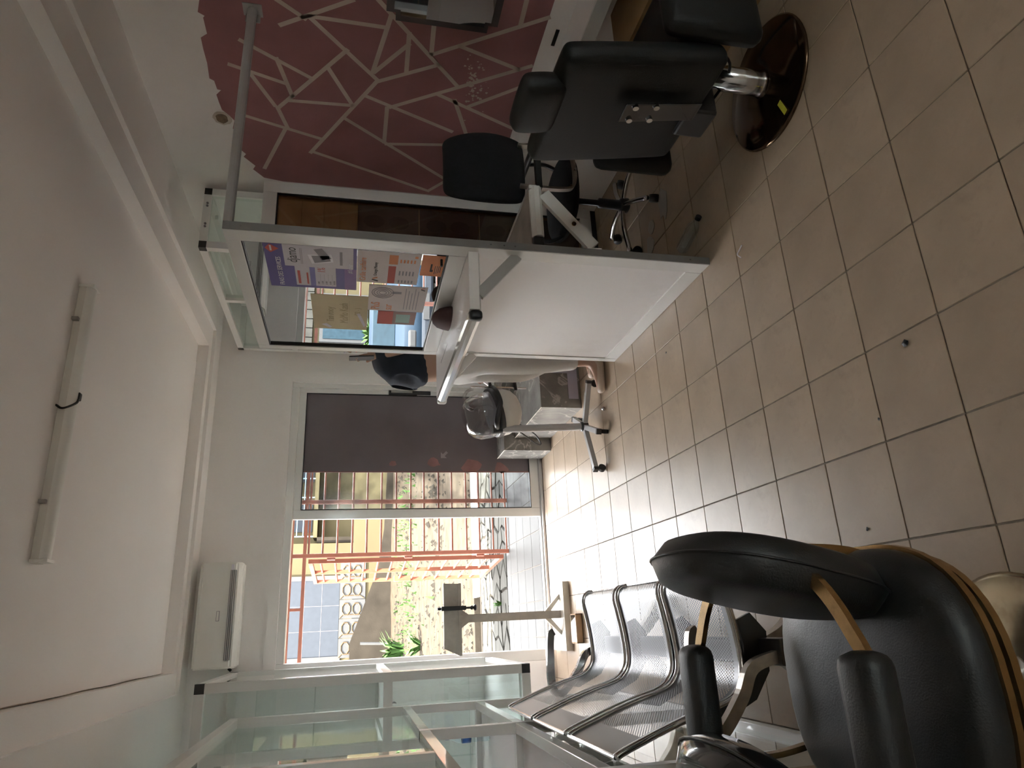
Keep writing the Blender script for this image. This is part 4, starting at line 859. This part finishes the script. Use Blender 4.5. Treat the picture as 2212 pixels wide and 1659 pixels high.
for s in (-1, 1):
    y = YPn+s*.075; dx = .16 if s > 0 else 0.0
    skin('shoe', [(1.675+dx, y, .040, .040, .045), (1.62+dx, y, .035, .043, .040), (1.52+dx, y, .032, .046, .032), (1.42+dx, y, .030, .040, .026)], [(0, 1), (1, 2), (2, 3)], 'beige_shoe', pe, 2)
hh = obj('hair', lathe(BM(), [(.02, .115), (.06, .105), (.092, .06), (.104, 0), (.10, -.06), (.085, -.12), (.06, -.15)], (0, 0, 0), 24), 'hair', pe, False, True); hh.location = Vector((1.79, YPn, 1.735))-root_off(pe); hh.scale = (.95, .88, 1)
for s in (-1, 1):
    obj('eye', lathe(BM(), [(.002, -.008), (.008, -.004), (.009, .001), (.006, .006), (.001, .008)], (1.685, YPn+s*.032, 1.70), 10), 'ink_white', pe); obj('ear', lathe(BM(), [(.004, -.03), (.012, -.01), (.012, .012), (.004, .03)], (1.768, YPn+s*.082, 1.69), 10), 'skin', pe)
b = BM(); prism(b, [(1.691, YPn-.004, 1.705), (1.668, YPn-.004, 1.662), (1.689, YPn-.004, 1.652)], (0, .008, 0)); bmesh.ops.bevel(b, geom=b.edges[:], offset=.004, segments=2, affect='EDGES'); obj('nose', b, 'skin', pe)
obj('mouth', boxm(BM(), Matrix.Translation((1.688, YPn, 1.628)), .008, .042, .012, .004), 'ink_red', pe)
tag(obj('phone', boxm(BM(), Matrix.Translation((1.592, 4.02, 1.595)) @ Matrix.Rotation(math.radians(-4), 4, 'Y'), .009, .072, .15, .004), 'black_plastic'), 'black phone held upright in the hand behind the kiosk panel', 'phone')
# ------------------------------------------------------------------ salon chairs
def cushion(rx, ry, z0, z1, rnd=.04, n=40, ex=2.6):
    def ring(k, s):
        a = 2*PI*k/n; c, d = math.cos(a), math.sin(a)
        return (s*rx*math.copysign(abs(c)**(2/ex), c), s*ry*math.copysign(abs(d)**(2/ex), d))
    b = BM(); prof = [(.90, z0), (.97, z0+rnd*.35), (1.0, z0+rnd), (1.0, z1-rnd), (.965, z1-rnd*.3), (.90, z1), (.6, z1+.012), (.25, z1+.016)]
    R_ = [[b.verts.new((*ring(k, s), z)) for k in range(n)] for s, z in prof]
    for i in range(len(R_)-1):
        for k in range(n): b.faces.new((R_[i][k], R_[i][(k+1) % n], R_[i+1][(k+1) % n], R_[i+1][k]))
    b.faces.new(R_[0][::-1]); b.faces.new(R_[-1]); return b
def loop_ring(rx, ry, z, w, h, n=48, ex=2.6, a0=0.0, a1=2*PI):
    pts = []
    for k in range(n+1):
        a = a0+(a1-a0)*k/n; c, d = math.cos(a), math.sin(a)
        pts.append((rx*math.copysign(abs(c)**(2/ex), c), ry*math.copysign(abs(d)**(2/ex), d), z))
    return tube(BM(), pts, 0, flat=(w, h), caps=(a1-a0 < 6.2))
def pad(w, d, h, bev, sub=2):
    b = BM(); box(b, -w/2, w/2, -d/2, d/2, -h/2, h/2, bev, 3); return b
def back_pad(t, w, h, n1=2.5, n2=10.0, nr=10, na=40):
    b = BM(); side = []
    for sg in (1, -1):
        rings = []
        for i in range(nr+1):
            r = i/nr; th = t/2*(1-r**n2)**.5*(.80+.20*(1-r*r)) if r < 1 else 0
            rings.append([b.verts.new((sg*th, w/2*r*math.copysign(abs(math.cos(a))**(2/n1), math.cos(a)), h/2*r*math.copysign(abs(math.sin(a))**(2/n1), math.sin(a)))) for a in [2*PI*k/na for k in range(na)]] if i else [b.verts.new((sg*th, 0, 0))])
        for k in range(na): b.faces.new((rings[0][0], rings[1][k], rings[1][(k+1) % na]))
        for i in range(1, nr):
            for k in range(na): b.faces.new((rings[i][k], rings[i+1][k], rings[i+1][(k+1) % na], rings[i][(k+1) % na]))
    bmesh.ops.remove_doubles(b, verts=b.verts, dist=1e-5); return b
def salon_chair(label, loc, rz, back_tilt, back_c, back_size, vinyl, arm_y=.33, arm_z=.70, seat_z=(.37, .475), bracket=True):
    """local axes: the sitter faces -x"""
    t = thing('salon_chair', label, 'chair', loc, rz)
    def P_(nm, b, m, sm=True, par=None): return obj(nm, b, m, par or t, False, sm)
    P_('seat', cushion(.30, .315, *seat_z), vinyl)
    P_('seat_trim', loop_ring(.303, .318, seat_z[0]+.035, .012, .016), 'gold_metal', False); P_('seat_trim', loop_ring(.285, .30, seat_z[0]-.012, .014, .018), 'gold_metal', False)
    bk = P_('backrest', back_pad(*back_size), vinyl)
    bk.location = back_c; bk.rotation_euler = (0, back_tilt, 0)
    P_('back_seam', tube(BM(), [(.0, (back_size[1]/2+.001)*math.copysign(abs(math.cos(a))**.8, math.cos(a)), (back_size[2]/2+.001)*math.copysign(abs(math.sin(a))**.8, math.sin(a))) for a in [2*PI*k/40 for k in range(41)]], .0028, 5, False), 'black_plastic', True, bk)
    xb = back_c[0]+.058
    ay, az = arm_y, arm_z
    pth = [(-.22, -ay, az), (.04, -ay, az), (.13, -ay+.035, az), (xb-.09, -ay+.10, az), (xb-.035, -ay+.19, az), (xb, 0, az-.01), (xb-.035, ay-.19, az), (xb-.09, ay-.10, az), (.13, ay-.035, az), (.04, ay, az), (-.22, ay, az)]
    P_('arm_bow', tube(BM(), smooth_path(pth, 5), 0, flat=(.030, .014)), 'gold_metal', False)
    for s in (-1, 1):
        a = P_('arm_pad', boxm(BM(), Matrix.Translation((-.085, s*ay, az+.012)), .36, .10, .075, .030, 3), vinyl)
        P_('arm_post', tube(BM(), smooth_path([(-.17, s*ay, az-.02), (-.185, s*(ay-.005), az-.16), (-.16, s*(ay-.02), seat_z[0]+.02)], 5), 0, flat=(.028, .014)), 'gold_metal', False)
    if bracket: P_('back_bracket', tube(BM(), smooth_path([(xb+.0, 0, az-.02), (xb+.005, 0, az-.14), (xb-.01, 0, seat_z[0]+.06), (.24, 0, seat_z[0]-.01)], 5), 0, flat=(.05, .02)), 'gold_metal', False)
    P_('seat_plate', boxm(BM(), Matrix.Translation((0, 0, seat_z[0]-.035)), .22, .22, .04, .005), 'black_plastic', False)
    P_('column', lathe(BM(), [(.052, .03), (.046, .05), (.034, .065), (.034, .20), (.028, .205), (.028, seat_z[0]-.05)], n=24), 'chrome')
    P_('base_disc', lathe(BM(), [(.236, 0), (.238, .008), (.225, .016), (.16, .026), (.09, .034), (.05, .045)], n=48), 'gold_disc')
    P_('pump_lever', tube(BM(), smooth_path([(.03, .03, .26), (.0, -.10, .25), (-.05, -.19, .20)]), .009, 8), 'chrome')
    return t
salon_chair('black salon chair with gold arm bow and gold disc base, nearest the camera', (-.17, 1.492, 0), 0, math.radians(14), (.245, .01, .675), (.135, .48, .50), 'black_vinyl')
salon_chair('glossy black salon chair reclined at the left edge of the picture', (-.86, 1.49, 0), 0, math.radians(52), (.42, 0, .735), (.13, .54, .48), 'black_gloss', .30, .58, bracket=False)
# ------------------------------------------------------------------ barber chair facing the mirror
bc = thing('barber_chair', 'black padded barber chair with headrest on a round brown mirror base', 'chair', (2.05, 1.95, 0))
def Q(nm, b, m, sm=True, par=None): return obj(nm, b, m, par or bc, False, sm)
bk = Q('backrest', pad(.11, .55, .62, .05), 'barber_vinyl'); bk.location = (-.27, -.07, .70); bk.rotation_euler = (0, math.radians(-9), 0); m_ = bk.modifiers.new('subd', 'SUBSURF'); m_.levels = 2; m_.render_levels = 2
hr = Q('headrest', pad(.10, .25, .17, .045), 'barber_vinyl'); hr.location = (-.345, -.11, 1.035); hr.rotation_euler = (0, math.radians(-9), 0); m_ = hr.modifiers.new('subd', 'SUBSURF'); m_.levels = 2; m_.render_levels = 2
for y in (-.13, -.05): Q('headrest_rod', rod(BM(), (-.34, y, .93), (-.325, y, 1.0), .007), 'chrome')
Q('seat', boxm(BM(), Matrix.Translation((.03, -.0, .46)), .50, .50, .13, .04, 3), 'barber_vinyl')
for y, nm in ((.35, 'far'), (-.37, 'near')):
    a = Q('arm_panel', boxm(BM(), Matrix.Translation((.02, y, .475)), .48, .085, .36, .04, 3), 'barber_vinyl')
pl = Q('back_plate', boxm(BM(), Matrix.Translation((-.340, -.135, .585)) @ Matrix.Rotation(math.radians(-9), 4, 'Y'), .008, .085, .30, .003), 'black_gloss', False)
for dy in (-.033, .030):
    for dz in (-.035, .045):
        zz = .65+dz; Q('bolt', rod(BM(), (-.3625-.16*(dz), -.135+dy, zz), (-.345-.16*(dz), -.135+dy, zz), .011, 12), 'chrome', False, None)
Q('back_hinge', boxm(BM(), Matrix.Translation((-.20, -.05, .40)), .20, .14, .12, .01), 'black_plastic', False)
Q('under_frame', boxm(BM(), Matrix.Translation((.02, 0, .365)), .36, .30, .07, .01), 'black_plastic', False)
Q('column', lathe(BM(), [(.058, .03), (.052, .045), (.050, .06), (.050, .20), (.044, .205), (.044, .34)], n=28), 'chrome')
Q('base_disc', lathe(BM(), [(.262, 0), (.265, .006), (.255, .014), (.15, .022), (.07, .032)], n=56), 'brown_disc')
a = Pz(1690, 232, .022)
st = Q('sticker', boxm(BM(), Matrix.Translation((a.x-2.05, a.y-1.95, .0225)) @ Matrix.Rotation(.35, 4, 'Z'), .075, .022, .0012), 'yellow_sticker', False)
Q('hose', tube(BM(), smooth_path([(-.12, .10, .37), (-.10, .08, .28), (-.02, .04, .20), (.0, -.08, .22), (.05, -.12, .33)]), .006, 6), 'black_rubber')
Q('footrest', tube(BM(), smooth_path([(.20, -.16, .36), (.33, -.17, .22), (.37, -.17, .14), (.37, .17, .14), (.33, .17, .22), (.20, .16, .36)], 4), .014, 8), 'chrome')
# ------------------------------------------------------------------ office chair
oc = thing('office_chair', 'black fabric office chair with chrome back frame standing before the poster cabinet', 'chair', (2.335, 3.26, 0))
def O(nm, b, m, sm=True): return obj(nm, b, m, oc, False, sm)
b = BM(); rows = 9; G = []
for i in range(rows):
    z = .76+i*.056; cvx = .05*math.sin(i/8*PI); wd_ = (.19, .21, .22, .225, .225, .22, .21, .195, .165)[i]
    G.append([(x*wd_, -.27-cvx*.6+.035*(x*x)+.02*(i/8), z) for x in [-1, -.6, -.2, .2, .6, 1]])
va = [[b.verts.new(p) for p in r_] for r_ in G]; vb = [[b.verts.new((p[0], p[1]+.055, p[2])) for p in r_] for r_ in G]
for i in range(rows-1):
    for k in range(5):
        b.faces.new((va[i][k], va[i][k+1], va[i+1][k+1], va[i+1][k])); b.faces.new((vb[i][k+1], vb[i][k], vb[i+1][k], vb[i+1][k+1]))
    b.faces.new((va[i][0], va[i+1][0], vb[i+1][0], vb[i][0])); b.faces.new((va[i+1][5], va[i][5], vb[i][5], vb[i+1][5]))
for k in range(5):
    b.faces.new((va[0][k+1], va[0][k], vb[0][k], vb[0][k+1])); b.faces.new((va[-1][k], va[-1][k+1], vb[-1][k+1], vb[-1][k]))
o = O('backrest', b, 'black_cloth'); m_ = o.modifiers.new('subd', 'SUBSURF'); m_.levels = 2; m_.render_levels = 2
O('seat', cushion(.235, .23, .44, .51), 'black_cloth')
O('back_frame', tube(BM(), smooth_path([(.13, -.27, .80), (.135, -.275, .70), (.13, -.275, .56), (.10, -.27, .50), (.0, -.265, .485), (-.10, -.27, .50), (-.13, -.275, .56), (-.135, -.275, .70), (-.13, -.27, .80)], 5), 0, flat=(.028, .014)), 'worn_chrome', False)
for x, z in ((.133, .66), (.11, .52), (.0, .485), (-.11, .52)): O('frame_screw', rod(BM(), (x, -.292, z), (x, -.28, z), .007, 8), 'chrome', False)
O('cross_bar', tube(BM(), ((-.15, -.285, .70), (.15, -.285, .70)), 0, flat=(.035, .03)), 'black_plastic', False)
O('seat_link', tube(BM(), ((0, -.265, .48), (0, -.02, .43)), 0, flat=(.06, .02)), 'worn_chrome', False)
for s in (-1, 1):
    O('armrest', boxm(BM(), Matrix.Translation((s*.255, .02, .665)), .05, .26, .03, .012), 'black_plastic'); O('arm_post', tube(BM(), smooth_path([(s*.255, .04, .655), (s*.262, .04, .55), (s*.20, .03, .445)]), .012, 8), 'black_plastic')
O('gas_lift', lathe(BM(), [(.03, .10), (.03, .25), (.018, .255), (.018, .44)], n=18), 'black_plastic')
O('base_hub', lathe(BM(), [(.03, .06), (.045, .07), (.045, .11), (.03, .12)], n=18), 'black_plastic')
for k in range(5):
    a = math.radians(-115+72*k); e = (math.cos(a)*.29, math.sin(a)*.29)
    lg = O('base_leg', tube(BM(), smooth_path([(0, 0, .10), (e[0]*.5, e[1]*.5, .095), (e[0], e[1], .065)]), [.017]*13 or .017, 8) if False else tube(BM(), smooth_path([(0, 0, .10), (e[0]*.5, e[1]*.5, .097), (e[0], e[1], .068)]), .015, 8), 'chrome')
    c_ = O('caster', rod(BM(), (e[0]-.02*math.sin(a), e[1]+.02*math.cos(a), .027), (e[0]+.02*math.sin(a), e[1]-.02*math.cos(a), .027), .027, 14), 'black_rubber')
# ------------------------------------------------------------------ mirror, ledge, crate and small things
mr = thing('wall_mirror', 'rounded dark framed mirror hung on the pink wall', 'mirror', (XR, 2.2, 1.27))
b = BM(); y0, y1, z0, z1_ = 1.75, 2.525, 1.005, 1.535
box(b, XR-.028, XR-.002, y0, y1, z0, z1_, .0); bmesh.ops.bevel(b, geom=[e for e in b.edges if abs((e.verts[0].co-e.verts[1].co).x) > .01], offset=.045, segments=4, affect='EDGES'); obj('frame', b, 'poster_darker', mr)
b = BM(); box(b, XR-.031, XR-.0285, y0+.035, y1-.035, z0+.035, z1_-.035); bmesh.ops.bevel(b, geom=[e for e in b.edges if abs((e.verts[0].co-e.verts[1].co).x) > .001], offset=.03, segments=4, affect='EDGES'); obj('mirror_glass', b, 'mirror', mr)
lg = thing('wall_ledge', 'white ledge running along the pink wall behind the barber chair', 'ledge', (2.63, 1.9, .6))
bx('board', 'white_panel', lg, 2.51, XR-.001, .7, 2.95, .615, .66, .003); bx('lip', 'white_alu', lg, 2.497, 2.51, .7, 2.95, .60, .668, .003)
for y in (1.2, 2.75): bx('bracket', 'white_alu', lg, 2.60, XR-.001, y, y+.03, .42, .615)
sk = Px(1215, 83, XR)
tag(obj('wall_socket_slot', box(BM(), XR-.006, XR-.0005, sk.y-.05, sk.y+.05, .693, .712, .002), 'black_plastic'), 'black slot in the white wall just above the ledge', 'socket')
cw = thing('wooden_crate', 'tan wooden box under the wall ledge beside the barber chair', 'box', (2.6, 2.1, 0))
b = BM(); box(b, 2.44, 2.74, 1.70, 1.72, 0, .46); box(b, 2.44, 2.74, 2.30, 2.32, 0, .46); box(b, 2.44, 2.46, 1.72, 2.30, 0, .46); box(b, 2.72, 2.74, 1.72, 2.30, 0, .46); obj('sides', b, 'wood_tan', cw); bx('bottom', 'wood_tan', cw, 2.46, 2.72, 1.72, 2.30, .01, .03); bx('lid', 'wood_tan', cw, 2.43, 2.745, 1.69, 2.33, .46, .478)
def scrap(x, y, s, asp, lab):
    p = Pz(x, y, .001); n = 11
    pg = [(p.x+math.cos(2*PI*k/n)*s*asp*random.uniform(.6, 1.2), p.y+math.sin(2*PI*k/n)*s*random.uniform(.6, 1.2), .0012) for k in range(n)]
    b = BM(); prism(b, pg, (0, 0, .004)); tag(obj('paper_scrap', b, 'paper_scrap'), lab, 'scrap')
scrap(1432, 440, .055, 1.8, 'long torn scrap of pale paper on the dark floor near the office chair'); scrap(1408, 487, .042, 1.1, 'middle round scrap of pale paper on the dark floor'); scrap(1405, 530, .045, 1.2, 'pale paper scrap on the dark floor right beside the kiosk panel')
p = Pz(1490, 508, .03)
fb = thing('plastic_bottle', 'empty clear plastic bottle lying on the dark floor behind the kiosk panel', 'bottle', (p.x, p.y, .033), .3)
bb = obj('bottle_body', lathe(BM(), [(.025, -.10), (.032, -.09), (.032, .04), (.028, .06), (.013, .09), (.013, .105)], n=18), 'pet', fb, False, True); bb.rotation_euler = (PI/2, 0, 0)
bb = obj('bottle_cap', lathe(BM(), [(.015, .10), (.015, .118)], n=12), 'black_plastic', fb, False); bb.rotation_euler = (PI/2, 0, 0)
p = Pz(1308, 883)
b = BM(); lathe(b, [(.004, 0), (.013, .004), (.015, .014), (.010, .022), (.004, .026)], (p.x, p.y, .001), 12); tag(obj('metal_stopper', b, 'chrome'), 'small shiny metal stopper lying on the tiles by the dryer stand', 'stopper')
p = Pz(1601, 548)
tag(obj('paper_sliver', tube(BM(), smooth_path([(p.x-.02, p.y, .004), (p.x, p.y+.01, .012), (p.x+.02, p.y, .004), (p.x+.03, p.y-.02, .004)]), .003, 6), 'ink_white'), 'tiny curled white paper sliver on the tiles near the kiosk panel foot', 'scrap')
for (x, y), s, lb in (((1440, 762), .008, 'small dark crumb on the tiles left of the kiosk panel'), ((1958, 742), .014, 'dark fluff clump on the tiles in the foreground'), ((1900, 905), .006, 'tiny dark crumb on the foreground tiles'), ((1875, 1143), .007, 'dark crumb near the foreground salon chair')):
    p = Pz(x, y); b = BM(); bmesh.ops.create_icosphere(b, subdivisions=1, radius=s)
    for v in b.verts: v.co = Vector((v.co.x*random.uniform(.6, 1.3), v.co.y*random.uniform(.6, 1.3), abs(v.co.z)*.6))+Vector((p.x, p.y, .0008))
    tag(obj('crumb', b, 'black_rubber'), lb, 'crumb')
# ------------------------------------------------------------------ turn lettering and skinned figures into meshes
bpy.context.view_layer.update()
dg = bpy.context.evaluated_depsgraph_get()
for o, m, par in TEXTS:
    me = bpy.data.meshes.new_from_object(o.evaluated_get(dg)); n = bpy.data.objects.new('lettering', me); C.objects.link(n)
    me.transform(o.matrix_world); me.transform(Matrix.Translation(-root_off(par))); me.materials.clear(); me.materials.append(MATS[m]); n.parent = par
for o, m in SKINS:
    me = bpy.data.meshes.new_from_object(o.evaluated_get(dg)); o.modifiers.clear(); o.data = me
    me.materials.clear(); me.materials.append(MATS[m])
    for p in me.polygons: p.use_smooth = True
for o, m, par in TEXTS: bpy.data.objects.remove(o)
